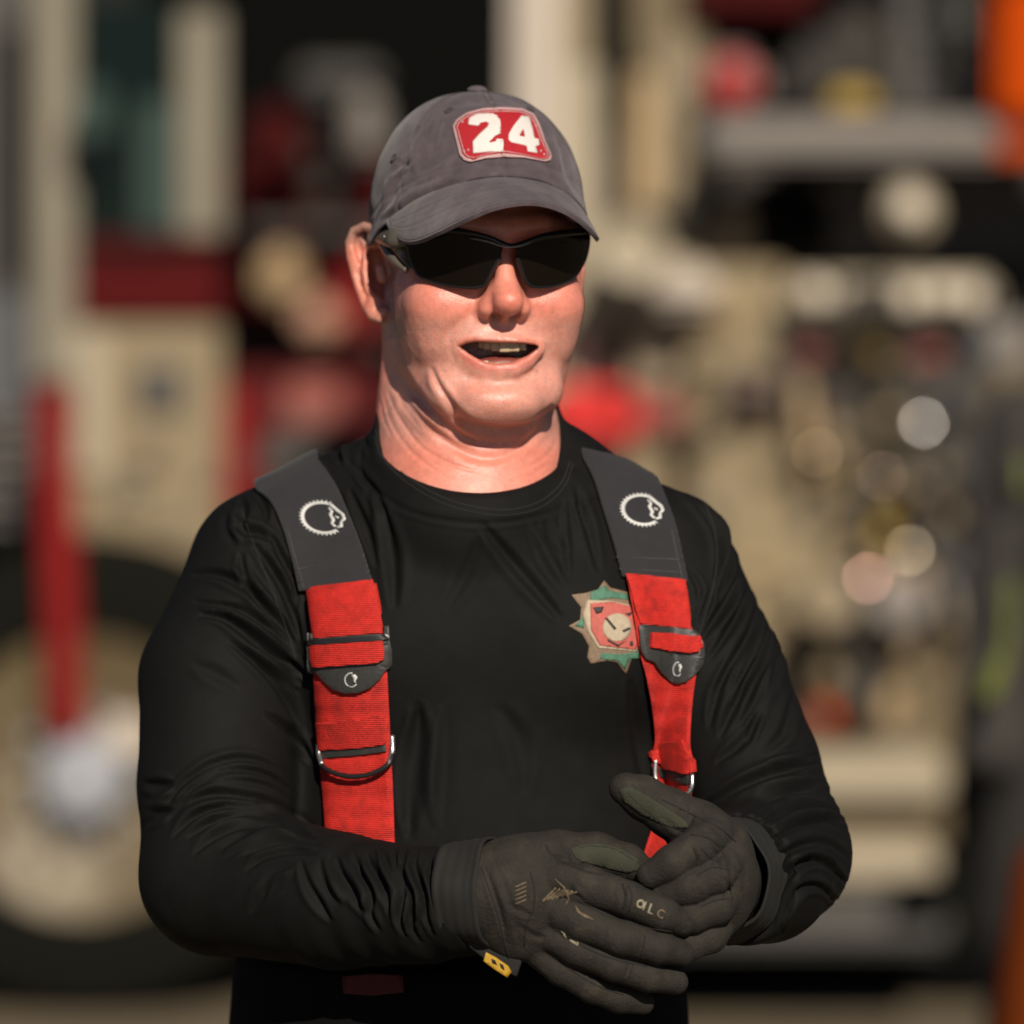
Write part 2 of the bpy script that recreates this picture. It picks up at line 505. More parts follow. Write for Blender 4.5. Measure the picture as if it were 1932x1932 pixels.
lipu = np.exp(-(np.maximum(np.abs(sp-6)-7, 0)/4)**2)*((U[:, 1] > 666)*1.0)+np.exp(-(np.maximum(np.abs(sp-4)-4, 0)/3)**2)*(U[:, 1] <= 666)
lipm = lipu*(np.abs(U[:, 0]-943) < 82)*(L3[:, 1] < -60)
blend(lipm*(0.45), (0.47, 0.15, 0.11))
blend(np.exp(-(np.maximum(np.abs(sp-9)-8, 0)/5)**2)*(U[:, 1] > 668)*(np.abs(U[:, 0]-941) < 70)*(L3[:, 1] < -60)*0.55, (0.60, 0.165, 0.125))
blend(np.exp(-(np.maximum(np.abs(sp-1.5)-1.5, 0)/1.5)**2)*(U[:, 1] <= 662)*(np.abs(U[:, 0]-943) < 82)*(L3[:, 1] < -60)*0.6, (0.26, 0.07, 0.04))
for sx in (-1, 1): blend(np.exp(-(((L3[:, 0]-sx*7.6)/4.5)**2+((L3[:, 2]+45.5)/3.5)**2))*(L3[:, 1] < -85)*0.8, (0.16, 0.04, 0.03))  # nostril shade put into the skin colour
blend(((sp < -1) | ((sp < 3) & (V[:, 1] > 2)))*frontm*1.0*(L3[:, 1] > -101)*(np.abs(U[:, 0]-943) < 84), (0.16, 0.03, 0.02))
# beard area, cropped close
beard = np.clip(1-np.maximum(0, (L3[:, 2]+52)/14), 0, 1)*np.clip((L3[:, 2]+150)/20, 0, 1)*(L3[:, 1] < 10)*(1-np.clip(lipm, 0, 1))
sidebn = np.exp(-((U[:, 0]-742)/20)**2)*(U[:, 1] > 440)*(U[:, 1] < 640)*(L3[:, 1] < 15)
sn = snoise(V, 1.1, 21, 2)
blend(beard*(0.14+0.14*np.clip(sn, -0.6, 1)), (0.50, 0.38, 0.31))
blend(sidebn*(0.62+0.35*np.clip(sn, -1, 1)), (0.24, 0.155, 0.14))
hair = np.clip((L3[:, 2]-5)/10, 0, 1)*(L3[:, 1] > -40)
blend(hair*0.6, (0.30, 0.24, 0.20))
skin *= (1+0.08*snoise(V, 0.25, 31, 3))[:, None]
bl_ = np.clip(snoise(V, 0.13, 37, 3)*0.5+0.1, 0, 1)*frontm
blend(bl_*0.6, (0.66, 0.185, 0.125))
for mx, my in ((1043, 589), (800, 620), (870, 760), (1012, 700), (838, 700)):
    blend(np.exp(-(((U[:, 0]-mx)**2+(U[:, 1]-my)**2)/9))*0.5*frontm, (0.25, 0.10, 0.07))
M_SKIN = mat('skin', (0.6, 0.3, 0.2), rough=0.31, attr='skin', speckle=('beard', 1100, (0.62, 0.47, 0.40)), sss=0.35, bump=0.00045, bscale=800, vary=0.16, vscale=220, spec=0.7)
head_VQ = (V.copy(), Q)
body = fast_obj('body', V, Q, M_SKIN, person, {'skin': np.clip(skin, 0, 1), 'beard': np.clip(beard*0.75+sidebn*0.7, 0, 1)*1.0})

# teeth and tongue
M_TEETH = mat('teeth', (0.42, 0.33, 0.21), rough=0.3, vary=0.15, vscale=300)
M_TONGUE = mat('tongue', (0.22, 0.05, 0.04), rough=0.4, bump=0.0004, bscale=900, vary=0.2, vscale=200)
def sd_mesh(name, f, lo, hi, h, m, parent, folds=None, label=None, nseed=None, namp=0.0, nscale=0.05):
    V, Q, N = surf(f, lo, hi, h, margin=2)
    if namp: V = V+N*(namp*snoise(V, nscale, nseed or 1, 3))[:, None]
    o = fast_obj(name, V, Q, m, parent)
    if label: o['label'] = label
    return o, V, Q, N
def rbox(p, c, s, r):
    q = np.abs(p-np.array(c, dtype=np.float32))-np.array(s, dtype=np.float32)
    return np.sqrt((np.maximum(q, 0)**2).sum(1))+np.minimum(q.max(1), 0)-r
def teeth_up(p):
    d = None
    for px, w in ((909, 9), (920, 12), (935, 14), (952, 17), (970, 17), (985, 12)):
        q = px-956
        e = rbox(p, W(px, 654.5-q*q*0.0028, 4.5+q*q*0.0045), (w*0.175, 1.4, 3.1-abs(q)*0.022), 1.0)
        d = e if d is None else smin(d, e, 0.4)
    return d
def teeth_lo(p):
    d = None
    for px in (896, 906, 916, 926, 937, 948, 959):
        q = px-940
        e = rbox(p, W(px, 691-(3 if px < 918 else 0), 5+q*q*0.006), (1.5, 1.0, 2.4), 0.7)
        d = e if d is None else smin(d, e, 0.3)
    return d
t0 = W(890, 640, 0); t1 = W(1020, 705, 0)
sd_mesh('upper_teeth', teeth_up, (t0[0]-6, -6, 1570), (t1[0]+6, 32, 1604), 0.6, M_TEETH, person)
sd_mesh('lower_teeth', teeth_lo, (t0[0]-6, -6, 1564), (t1[0]+6, 32, 1596), 0.6, M_TEETH, person)
sd_mesh('tongue', lambda p: ell(p, W(945, 684, 20), (19, 14, 6)), (t0[0]-6, 0, 1560), (t1[0]+6, 40, 1600), 1.0, M_TONGUE, person)
# ------------------------------------------------------------ helpers that lay pieces on a surface
CAMP = Vector((0, CAMY, CAMZ))
def bvh_of(V, Q): return BVHTree.FromPolygons([tuple(v) for v in V], [tuple(int(i) for i in q) for q in Q])
def hit(bvh, px, py, yd=0.0):
    d = (Vector(W(px, py, 0))-CAMP).normalized()
    loc, nor, idx, dist = bvh.ray_cast(CAMP, d)
    if loc is None: return Vector(W(px, py, yd)), Vector((0, -1, 0))
    if nor.dot(d) > 0: nor = -nor
    return loc, nor
def solid(o, th, offset=1.0, bev=0.0):
    m = o.modifiers.new('solid', 'SOLIDIFY'); m.thickness = th/1000; m.offset = offset
    if bev:
        b = o.modifiers.new('bevel', 'BEVEL'); b.width = bev/1000; b.segments = 2; b.limit_method = 'ANGLE'
    return o
def decal(name, loops, m, place, off, th, parent, step=6.0, label=None, bev=0.0):
    """flat piece with a given outline (picture units) laid on a surface; loops[0] outer, others holes"""
    tri = tessellate_polygon([[Vector((x, y, 0)) for x, y in L] for L in loops])
    pts = [p for L in loops for p in L]
    bm = bmesh.new(); vs = [bm.verts.new((x, y, 0)) for x, y in pts]
    for t in tri:
        try: bm.faces.new([vs[i] for i in t])
        except ValueError: pass
    for it in range(7):
        E = [e for e in bm.edges if e.calc_length() > step]
        if not E: break
        bmesh.ops.subdivide_edges(bm, edges=E, cuts=1)
        bmesh.ops.triangulate(bm, faces=bm.faces[:])
    V = []; 
    for v in bm.verts:
        loc, nor = place(v.co.x, v.co.y); V.append(loc+nor*off)
    bm.verts.index_update()
    F = [[l.vert.index for l in f.loops] for f in bm.faces]
    # face the camera
    out = []
    for f in F:
        a, b, c = (V[f[0]], V[f[1]], V[f[2]])
        n = (b-a).cross(c-a)
        out.append(f if n.dot(a-CAMP) < 0 else f[::-1])
    bm.free()
    o = mesh_obj(name, [tuple(v) for v in V], out, m, parent, label=label)
    if th: solid(o, th, 1.0, bev)
    return o
def tube(name, pts, r, m, parent=None, n=24, seg=10, closed=False, flat=1.0, label=None, mm=True):
    P = [Vector(p) for p in pts]
    if len(P) > 2 and n: 
        if closed: 
            q = spline([tuple(P[-1])]+[tuple(p) for p in P]+[tuple(P[0]), tuple(P[1])], n*3)
            a, b = n*3//(len(P)+2), n*3-n*3//(len(P)+2)
            P = [Vector(v) for v in spline([tuple(p) for p in P]+[tuple(P[0])], n)][:-1]
        else: P = [Vector(v) for v in spline([tuple(p) for p in P], n)]
    k = len(P); V = []; F = []
    rs = r if isinstance(r, (list, tuple)) else [r]*2
    up = Vector((0, -1, 0.15)).normalized()
    for i, p in enumerate(P):
        t = (P[(i+1) % k]-P[i-1]) if closed else (P[min(i+1, k-1)]-P[max(i-1, 0)])
        t.normalize(); s = t.cross(up); 
        if s.length < 1e-3: s = t.cross(Vector((1, 0, 0)))
        s.normalize(); w = s.cross(t)
        rr = np.interp(i/(k-1), np.linspace(0, 1, len(rs)), rs)
        for j in range(seg):
            a = 2*math.pi*j/seg
            V.append(tuple(p+s*math.cos(a)*rr+w*math.sin(a)*rr*flat))
    for i in range(k if closed else k-1):
        for j in range(seg):
            a, b = i*seg+j, i*seg+(j+1) % seg
            c, d = ((i+1) % k)*seg+(j+1) % seg, ((i+1) % k)*seg+j
            F.append((a, b, c, d))
    if not closed:
        F.append(tuple(range(seg))[::-1]); F.append(tuple((k-1)*seg+j for j in range(seg)))
    return mesh_obj(name, V, F, m, parent, label=label, mm=mm)

def seam(name, pts, m, place, r, parent, n=30, off=0.0):
    q = spline(pts, n); P = [place(x, y) for x, y in q]
    return tube(name, [tuple(a+b*off) for a, b in P], r, m, parent, n=0, seg=6)
# ------------------------------------------------------------ cap
M_CAP = mat('washed_grey_cotton', (0.088, 0.068, 0.077), rough=0.95, vary=0.30, vscale=70, bump=0.0006, bscale=1100, sheen=0.25, dirt=((0.125, 0.100, 0.108), 28, 0.50), spec=0.2)
M_CAPD = mat('cap_stitching', (0.055, 0.047, 0.052), rough=0.95)
M_EMBR = mat('patch_red', (0.48, 0.012, 0.022), rough=0.75, weave=('X', 320, 0.0004), vary=0.15, vscale=300)
M_EMBP = mat('patch_border_thread', (0.72, 0.45, 0.45), rough=0.8, weave=('DIAGONAL', 400, 0.0005))
M_EMBW = mat('patch_white_thread', (0.78, 0.72, 0.68), rough=0.8, weave=('Y', 320, 0.0004))
def Lo(X, Y, Z): return from_local(X, Y, Z)
def cap_z0(Y): return np.where(Y < 0, 10-0.5*Y, 10-0.10*Y)
def crown_pt(th, s, extra=0.0):
    """th azimuth from the forehead, s 0 at the rim .. 1 at the button"""
    ax, ay = 84.0, 105.0
    Xb = ax*np.sin(th); Yb = 5-ay*np.cos(th)
    z0 = cap_z0(Yb); H = 127.0
    z = z0+(H-z0)*np.sin(s*np.pi/2)
    rho = (1-np.clip((z-15)/(H-15), 0, 1)**2.3)**(1/2.3)
    rho0 = (1-np.clip((z0-15)/(H-15), 0, 1)**2.3)**(1/2.3)
    rho = rho/(1+(rho0*0+0))
    X = ax*np.sin(th)*rho; Y = 5-ay*np.cos(th)*rho*(1+0.05*np.cos(th)*(1-s))
    return X, Y, z
def grid_faces(n, m, wrap=False):
    F = []
    for i in range(n-1):
        for j in range(m if wrap else m-1):
            F.append((i*m+j, i*m+(j+1) % m, (i+1)*m+(j+1) % m, (i+1)*m+j))
    return np.array(F)
nt_, ns_ = 300, 110
TH, S_ = np.meshgrid(np.linspace(-np.pi, np.pi, nt_, endpoint=False), np.linspace(0, 0.995, ns_), indexing='xy')
X, Y, Z = crown_pt(TH, S_)
Vc = np.stack(Lo(X, Y, Z), -1).reshape(-1, 3)
Fc = grid_faces(ns_, nt_, True)
Nc = normals_of(Vc, Fc)
cen = np.array(Lo(0, 5, 30)); 
if ((Vc-cen)*Nc).sum(1).mean() < 0: Fc = Fc[:, ::-1]; Nc = -Nc
th = TH.ravel(); ss = S_.ravel()
dsp = 0.9*snoise(Vc, 0.045, 5, 2)+0.45*snoise(Vc, 0.16, 6, 3)
for a0 in (0, 60, -60, 120, -120, 180):
    dd = np.abs((th-math.radians(a0)+np.pi) % (2*np.pi)-np.pi)*85*np.cos(ss*np.pi/2*0.9)
    dsp += -1.1*np.exp(-(dd/1.1)**2)+0.55*np.exp(-((dd-3.4)/1.6)**2)
dsp += -0.7*np.exp(-((ss-0.13)/0.012)**2)
dsp += 1.6*(np.exp(-(ss/0.05)**2))
Uc = to_px(Vc); fc = Nc[:, 1] < 0.3
for pts, w, dep in [
    ([(722, 418), (760, 396), (800, 374), (850, 352), (890, 340)], 9, -3.2),
    ([(730, 390), (745, 350), (760, 320)], 7, -1.6), ([(738, 330), (760, 300), (770, 270)], 6, -1.4),
    ([(745, 300), (765, 312), (778, 300)], 4, -1.2), ([(715, 400), (726, 370), (730, 340)], 6, 1.3),
    ([(850, 200), (890, 192), (930, 190)], 7, -1.2), ([(905, 185), (950, 195), (990, 205)], 5, -1.0),
    ([(835, 225), (820, 260), (815, 300)], 9, -1.5), ([(800, 240), (780, 290), (785, 330)], 9, 1.4),
    ([(1060, 290), (1075, 330), (1090, 370)], 7, -1.5), ([(1020, 320), (1050, 335), (1075, 360)], 6, 1.0),
    ([(860, 320), (900, 312), (950, 316), (1000, 314)], 6, -0.9), ([(1045, 250), (1062, 285), (1070, 320)], 6, -1.0),
    ([(780, 345), (830, 318), (850, 290)], 8, 1.1), ([(870, 345), (920, 330), (980, 330), (1040, 345)], 6, 1.0)]:
    crease(dsp, Uc, fc, pts, w, dep, 0.5)
Vc = Vc+Nc*dsp[:, None]
cap_o = fast_obj('baseball_cap', Vc, Fc, M_CAP, person)
cap_o['label'] = 'faded grey cotton cap with a red 24 patch'
solid(cap_o, 1.6, -1.0)
cap_bvh = bvh_of(Vc, Fc)
# brim
nu, nv = 121, 34
Uu, Vv = np.meshgrid(np.linspace(-1, 1, nu), np.linspace(-0.04, 1, nv), indexing='xy')
thb = Uu*math.radians(66)
def brim_pt(Uu, Vv):
    thb = Uu*math.radians(66)
    Xi, Yi, Zi = crown_pt(thb, thb*0+0.0)
    Lb = 71*(1-np.abs(Uu)**2.7)**0.6
    sl = -0.27-0.52*Uu**2+0.03*Uu
    ang = thb*0.42
    X = Xi*(1+(0.02+0.035*np.clip(Uu, 0, 1)**2*(1-np.abs(Uu)**8))*Vv)+np.sin(ang)*Lb*Vv*0.18
    Y = Yi-Lb*Vv
    Z = Zi+0.5+Lb*sl*np.sign(Vv)*(np.abs(Vv)**1.15)
    return X, Y, Z
Xb, Yb, Zb = brim_pt(Uu, Vv)
Vb = np.stack(Lo(Xb, Yb, Zb), -1).reshape(-1, 3); Fb = grid_faces(nv, nu)
Nb = normals_of(Vb, Fb)
if Nb[:, 2].mean() < 0: Fb = Fb[:, ::-1]; Nb = -Nb
vv = Vv.ravel(); LL = (71*(1-np.abs(Uu)**2.7)**0.6).ravel()*vv
db = 0.35*snoise(Vb, 0.10, 15, 3)
for k in range(1, 7):
    db += -0.28*np.exp(-((vv-(0.14*k+0.06))/0.012)**2)
db += -0.5*np.exp(-((1-vv)*60/2.2-1.0)**2*2)
Vb = Vb+Nb*db[:, None]
brim = fast_obj('brim', Vb, Fb, M_CAP, cap_o); solid(brim, 3.2, -1.0, 0.8)
bvh_brim = bvh_of(Vb, Fb)
for f_ in (0.955,):
    uu_ = np.linspace(-0.93, 0.93, 60); X_, Y_, Z_ = brim_pt(uu_, uu_*0+f_); P_ = np.stack(Lo(X_, Y_, Z_), -1)
    L_ = []
    for q_ in P_:
        l_, n_, i_, d_ = bvh_brim.find_nearest(Vector(q_)); n_ = n_ if n_.z > 0 else -n_; L_.append(tuple(l_+n_*0.12))
    tube('brim_stitching', L_, 0.22, M_CAPD, brim, n=0, seg=5)
for a_ in (0, 60, -60):
    for o_ in (-3.2, 3.2):
        s_ = np.linspace(0.10, 0.93, 40); t_ = math.radians(a_)+o_/(85*np.cos(s_*np.pi/2*0.9))
        X_, Y_, Z_ = crown_pt(t_, s_); P_ = np.stack(Lo(X_, Y_, Z_), -1); L_ = []
        for q_ in P_:
            l_, n_, i_, d_ = cap_bvh.find_nearest(Vector(q_)); n_ = n_ if n_.dot(l_-Vector(cen)) > 0 else -n_; L_.append(tuple(l_+n_*0.1))
        tube('seam_stitching', L_, 0.2, M_CAPD, cap_o, n=0, seg=5)
btn = sd_mesh('button', lambda p: ell(p, Lo(0, 5, 128.5), (7.5, 7.5, 3.6)), np.array(Lo(-12, -8, 118)), np.array(Lo(12, 18, 136)), 0.8, M_CAP, cap_o)[0]
cap_place = lambda x, y: hit(cap_bvh, x, y)
PO = [(861, 229), (880, 216), (908, 208), (945, 205), (985, 208), (1006, 218), (1016, 236), (1027, 268), (1039, 296), (1036, 304), (1026, 306), (990, 299), (950, 297), (915, 300), (888, 306), (876, 303), (868, 294), (860, 262), (855, 240)]
def shrink(P, k, c=None):
    c = np.mean(P, 0) if c is None else c
    return [tuple(np.array(p)+(c-np.array(p))/np.linalg.norm(c-np.array(p))*k) for p in P]
pt = decal('patch_border', [PO], M_EMBP, cap_place, 0.8, 1.0, cap_o, 6)
decal('patch_field', [shrink(PO, 6)], M_EMBR, cap_place, 1.9, 0.5, cap_o, 6)
PI1 = shrink(PO, 8.5); PI2 = shrink(PO, 10)
decal('patch_line', [PI1, PI2], M_EMBP, cap_place, 2.2, 0.3, cap_o, 8)
Z1 = lambda L: [(631.1+0.28*x, 128.8+0.28*y) for x, y in L]
two = Z1([(905, 395), (912, 352), (960, 328), (1040, 322), (1095, 332), (1122, 362), (1126, 410), (1108, 448), (1062, 490), (1040, 512), (1050, 516), (1090, 506), (1092, 490), (1128, 488), (1142, 500), (1144, 574), (1040, 576), (938, 586), (934, 508), (975, 462), (1030, 412), (1042, 388), (1020, 378), (985, 384), (972, 404)])
four = Z1([(1248, 338), (1300, 345), (1322, 420), (1334, 486), (1362, 492), (1368, 530), (1342, 540), (1350, 562), (1356, 584), (1290, 574), (1284, 536), (1182, 512), (1162, 492), (1164, 462), (1200, 400)])
hole = Z1([(1262, 424), (1234, 470), (1272, 478)])
decal('digit_two', [two], M_EMBW, cap_place, 2.4, 0.7, cap_o, 5)
decal('digit_four', [four, hole], M_EMBW, cap_place, 2.4, 0.7, cap_o, 5)
for x, y in [(868, 375), (880, 570), (905, 562), (1378, 568), (1400, 590), (1345, 400)]:
    (cx_, cy_), = Z1([(x, y)])
    decal('patch_stud', [[(cx_+2.2*math.cos(a), cy_+2.2*math.sin(a)) for a in np.linspace(0, 6.28, 7)[:-1]]], M_EMBP, cap_place, 2.3, 0.5, cap_o, 9)
for ex, ey in ((847, 209), (1000, 207), (744, 298)):
    l, n = hit(cap_bvh, ex, ey)
    t = n.cross(Vector((0, 0, 1))).normalized(); b = n.cross(t)
    tube('eyelet', [l+n*0.3+(t*math.cos(a)+b*math.sin(a))*2.9 for a in np.linspace(0, 2*math.pi, 9)[:-1]], 0.9, M_CAPD, cap_o, n=16, seg=6, closed=True)
    decal('eyelet_hole', [[(ex+5*math.cos(a), ey+3.5*math.sin(a)) for a in np.linspace(0, 6.28, 9)[:-1]]], M_CAPD, cap_place, 0.15, 0, cap_o, 20)

# ------------------------------------------------------------ sunglasses
M_LENS = mat('dark_lens', (0.006, 0.004, 0.003), rough=0.05, spec=0.2)
M_FRM = mat('black_frame', (0.010, 0.009, 0.009), rough=0.22)
M_TEMPLE = mat('temple_plastic', (0.12, 0.10, 0.075), rough=0.28)
M_METAL = mat('dull_metal', (0.35, 0.34, 0.33), rough=0.35, metal=1.0)
gl = new_empty('sunglasses', tuple(v/1000 for v in np.array(Lo(0, -90, 0))-np.array([-30, 100, 0])), parent=person)
gl['label'] = 'dark wraparound sunglasses with black half frame'
def up3(L): return [(x, y-3.5 if y > 500 else y) for x, y in L]
def glass_place(px, py, off=0.0):
    y = 0.0
    for i in range(8):
        p = np.array([W(px, py, y)]); X, Y, Z = to_local(p)[0]
        Yn = -108+0.0078*X*X-0.16*Z-off
        y = HC[1]+X*syw+Yn*cyw
    n = Vector((0.0156*X*cyw*-1+syw, -cyw, 0.1)).normalized()
    return Vector(W(px, py, y)), n
GL = [(768, 446), (771, 475), (779, 504), (797, 527), (841, 541), (885, 546), (903, 545), (916, 539), (926, 518), (935, 498), (944, 484), (948, 468), (930, 454), (905, 445), (872, 437), (820, 434), (785, 436)]
GR = [(975, 484), (982, 506), (990, 530), (1002, 543), (1025, 545), (1052, 541), (1080, 528), (1096, 506), (1106, 478), (1110, 450), (1108, 437), (1068, 441), (1023, 448), (992, 461), (978, 466)]
GL = up3(GL); GR = up3(GR)
for G in (GL, GR):
    decal('lens', [G], M_LENS, glass_place, 0.0, 1.8, gl, 7)
    lower = G[:11] if G is GL else G[:11]
    tube('lens_rim', [glass_place(x, y, 0.6)[0] for x, y in lower], 1.7, M_FRM, gl, n=40, seg=8)
tube('top_bar', [glass_place(x, y, 1.5)[0] for x, y in [(766, 450), (785, 437), (830, 434), (877, 438), (922, 449), (945, 460), (964, 465), (987, 460), (1023, 447), (1068, 440), (1112, 436)]], [2.4, 2.8, 2.6, 2.2, 2.8, 2.2, 2.6, 2.8, 2.4], M_FRM, gl, n=60, seg=10)
tube('nose_pad', [glass_place(x, y, -4)[0] for x, y in [(944, 470), (938, 486), (934, 500)]], 1.6, M_FRM, gl, n=10, seg=8)
tube('nose_pad', [glass_place(x, y, -4)[0] for x, y in [(976, 468), (980, 486), (984, 500)]], 1.6, M_FRM, gl, n=10, seg=8)
for sx in (-1,):
    tube('temple_arm', [Lo(sx*70, -72, 14), Lo(sx*77, -56, 15), Lo(sx*80, -30, 15), Lo(sx*81, 0, 14), Lo(sx*79, 22, 8)], [6.5, 9.0, 6.0, 2.6, 2.0], M_TEMPLE, gl, n=24, seg=10, flat=0.5)
    tube('temple_strut', [Lo(sx*80, -22, 10), Lo(sx*78, -44, 2), Lo(sx*75, -58, -4), Lo(sx*70, -70, -10)], [3.2, 3.8, 3.4, 2.4], M_TEMPLE, gl, n=16, seg=8)
    hx, hy, hz = Lo(sx*82, -44, 15)
    sd_mesh('hinge_screw', lambda p: ell(p, (hx, hy, hz), (2.0, 2.6, 2.6)), (hx-4, hy-4, hz-4), (hx+4, hy+4, hz+4), 0.6, M_METAL, gl)

tube('temple_arm', [Lo(66, -74, 12), Lo(70, -56, 13), Lo(73, -30, 14), Lo(75, 0, 14), Lo(76, 22, 8)], [2.0, 2.4, 2.4, 2.4, 2.0], M_TEMPLE, gl, n=24, seg=10, flat=0.5)
head_bvh = bvh_of(*head_VQ)
Z2 = lambda L: [((981+x*0.425)/1.5528, (586+y*0.425)/1.5528) for x, y in L]
hp_ = lambda x, y: (hit(head_bvh, x, y, 60)[0], Vector((-0.35, -0.93, 0.1)))
decal('hinge_plate', [Z2([(325, 160), (365, 118), (430, 130), (500, 230), (520, 330), (560, 470), (525, 480), (455, 390), (400, 345), (335, 310)])], M_TEMPLE, hp_, 2.5, 2.2, gl, 12, bev=0.8)
M_BARL = mat('painted_highlight_grey', (0.20, 0.195, 0.19), rough=0.3, metal=0.6)
tube('top_bar_highlight', [glass_place(x, y, 4.4)[0] for x, y in Z2([(930, 262), (1050, 285), (1130, 312), (1210, 324), (1290, 312), (1350, 290)])], [0.5, 0.9, 0.7, 0.9, 0.5], M_BARL, gl, n=30, seg=8)  # thin pale tube added to imitate the grey highlight along the bar
# ------------------------------------------------------------ shirt
M_SHIRT = mat('black_knit', (0.0050, 0.0049, 0.0046), rough=0.76, vary=0.22, vscale=60, bump=0.0002, bscale=800, sheen=0.0, sheen_rough=0.5, spec=0.17)
SA = [W(512, 1080, 108), W(422, 1285, 75), W(407, 1480, 40), W(412, 1650, 12)]
SB = [W(1240, 1075, 108), W(1335, 1270, 85), W(1415, 1450, 55), W(1468, 1610, 12)]
FA = [W(412, 1655, 12), W(640, 1700, -65), W(800, 1708, -115), W(915, 1700, -142)]
FB = [W(1468, 1612, 8), W(1440, 1645, -35), W(1405, 1655, -65), W(1372, 1655, -95)]
def torso_sd(p, off=0.0):
    d = ell(p, W(905, 1220, 118), (168+off, 118+off, 190+off))
    d = smin(d, ell(p, W(895, 1640, 112), (166+off, 126+off, 240+off)), 30)
    for c in ((765, 1230), (1060, 1230)):
        d = smin(d, ell(p, W(c[0], c[1], 52), (82+off, 56+off, 70+off)), 25)
    d = smin(d, chain(p, [W(760, 925, 118), W(620, 968, 118), W(505, 1062, 112)], [36+off, 44+off, 54+off]), 22)
    d = smin(d, chain(p, [W(1020, 966, 118), W(1120, 1000, 118), W(1235, 1056, 112)], [36+off, 44+off, 54+off]), 22)
    return d
def shirt_sd(p):
    d = torso_sd(p)
    a = chain(p, SA, [62, 64, 59, 57], 6)
    a = smin(a, chain(p, FA, [58, 50, 42, 37], 6), 12)
    b = chain(p, SB, [60, 58, 53, 53], 6)
    b = smin(b, chain(p, FB, [54, 52, 49, 46], 6), 12)
    d = smin(d, a, 16); d = smin(d, b, 16)
    nk = neck_sd(p, 3.2)
    d = smin(d, nk, 7)
    # neck opening
    h = ((p-CUTP.astype(np.float32))@CUTN.astype(np.float32))
    nr = np.sqrt((p[:, 0]-NECK_B[0])**2+((p[:, 1]-NECK_B[1])*0.7)**2)
    lift = np.where(p[:, 1] > 60, (p[:, 1]-60)*0.35, 0)
    e = smax(d, h-lift, 2.0)
    d = np.where(nr < 125, e, d)
    # hollow neck, sleeve ends, hem
    wa = np.array(W(905, 1700, -138)); da = np.array(FA[3])-np.array(FA[2]); da /= np.linalg.norm(da)
    ha = (p-wa.astype(np.float32))@da.astype(np.float32)
    near = np.sqrt(((p-wa.astype(np.float32))**2).sum(1)) < 110
    d = np.where(near, smax(d, ha, 3), d)
    wb = np.array(W(1385, 1655, -78)); db_ = np.array([-0.42, -0.90, 0.0])
    hb = (p-wb.astype(np.float32))@db_.astype(np.float32)
    near = np.sqrt(((p-wb.astype(np.float32))**2).sum(1)) < 85
    d = np.where(near, smax(d, hb, 3), d)
    d = smax(d, 1075-p[:, 2], 5)
    return d
Vs, Qs, Ns = surf(shirt_sd, (-340, -250, 1060), (300, 270, 1600), 1.95, margin=5)
Us = to_px(Vs); fs = Ns[:, 1] < 0.45
ds_ = np.zeros(len(Vs))
arm = np.zeros(len(Vs), bool)
def sz(pts, w, dep, lip=0.55, **k): crease(ds_, Us, fs, pts, w*0.95, dep*1.5, lip, **k)
# zoom 3 frame: px = 244.7+0.3*x ; py = 772.8+0.3*y
S3 = lambda L: [(244.7+0.3*x, 772.8+0.3*y) for x, y in L]
for L, w, dp in [
    ([(400, 1045), (520, 1035), (640, 1070), (760, 1150), (860, 1260), (960, 1400)], 9, -3.6),
    ([(400, 1210), (520, 1230), (640, 1250), (760, 1310), (900, 1400)], 7, -2.2),
    ([(440, 1290), (580, 1310), (720, 1400), (880, 1520), (1040, 1620), (1100, 1680)], 9, -4.2),
    ([(560, 1260), (700, 1300), (860, 1420), (1020, 1540)], 8, 2.2),
    ([(700, 900), (720, 1040), (800, 1180), (940, 1330), (1060, 1500)], 8, -3.4),
    ([(780, 850), (860, 960), (960, 1120), (1040, 1320), (1080, 1500)], 8, -3.2),
    ([(880, 760), (940, 900), (1020, 1060), (1060, 1250)], 7, -3.0),
    ([(640, 720), (720, 760), (820, 780), (900, 830)], 9, -3.4),
    ([(700, 560), (720, 640), (700, 740)], 8, -2.5), ([(800, 540), (850, 620), (860, 720)], 7, -3.0),
    ([(640, 640), (660, 740), (700, 850)], 9, 2.5),
    ([(620, 1460), (760, 1560), (900, 1700), (1000, 1850), (1060, 2000)], 8, -2.8),
    ([(680, 1480), (820, 1560), (960, 1660), (1080, 1760)], 8, 1.8),
    ([(400, 1600), (540, 1660), (700, 1760)], 12, -1.2),
    ([(1380, 500), (1440, 640), (1500, 800), (1560, 1000)], 8, -2.2),
    ([(1520, 480), (1560, 700), (1600, 900)], 8, 1.3), ([(1300, 180), (1300, 260), (1340, 340)], 7, -2.0),
    ([(1380, 160), (1340, 260), (1360, 360)], 6, 1.6), ([(1440, 80), (1480, 200), (1560, 320)], 6, -1.5)]:
    sz(S3(L), w, dp)
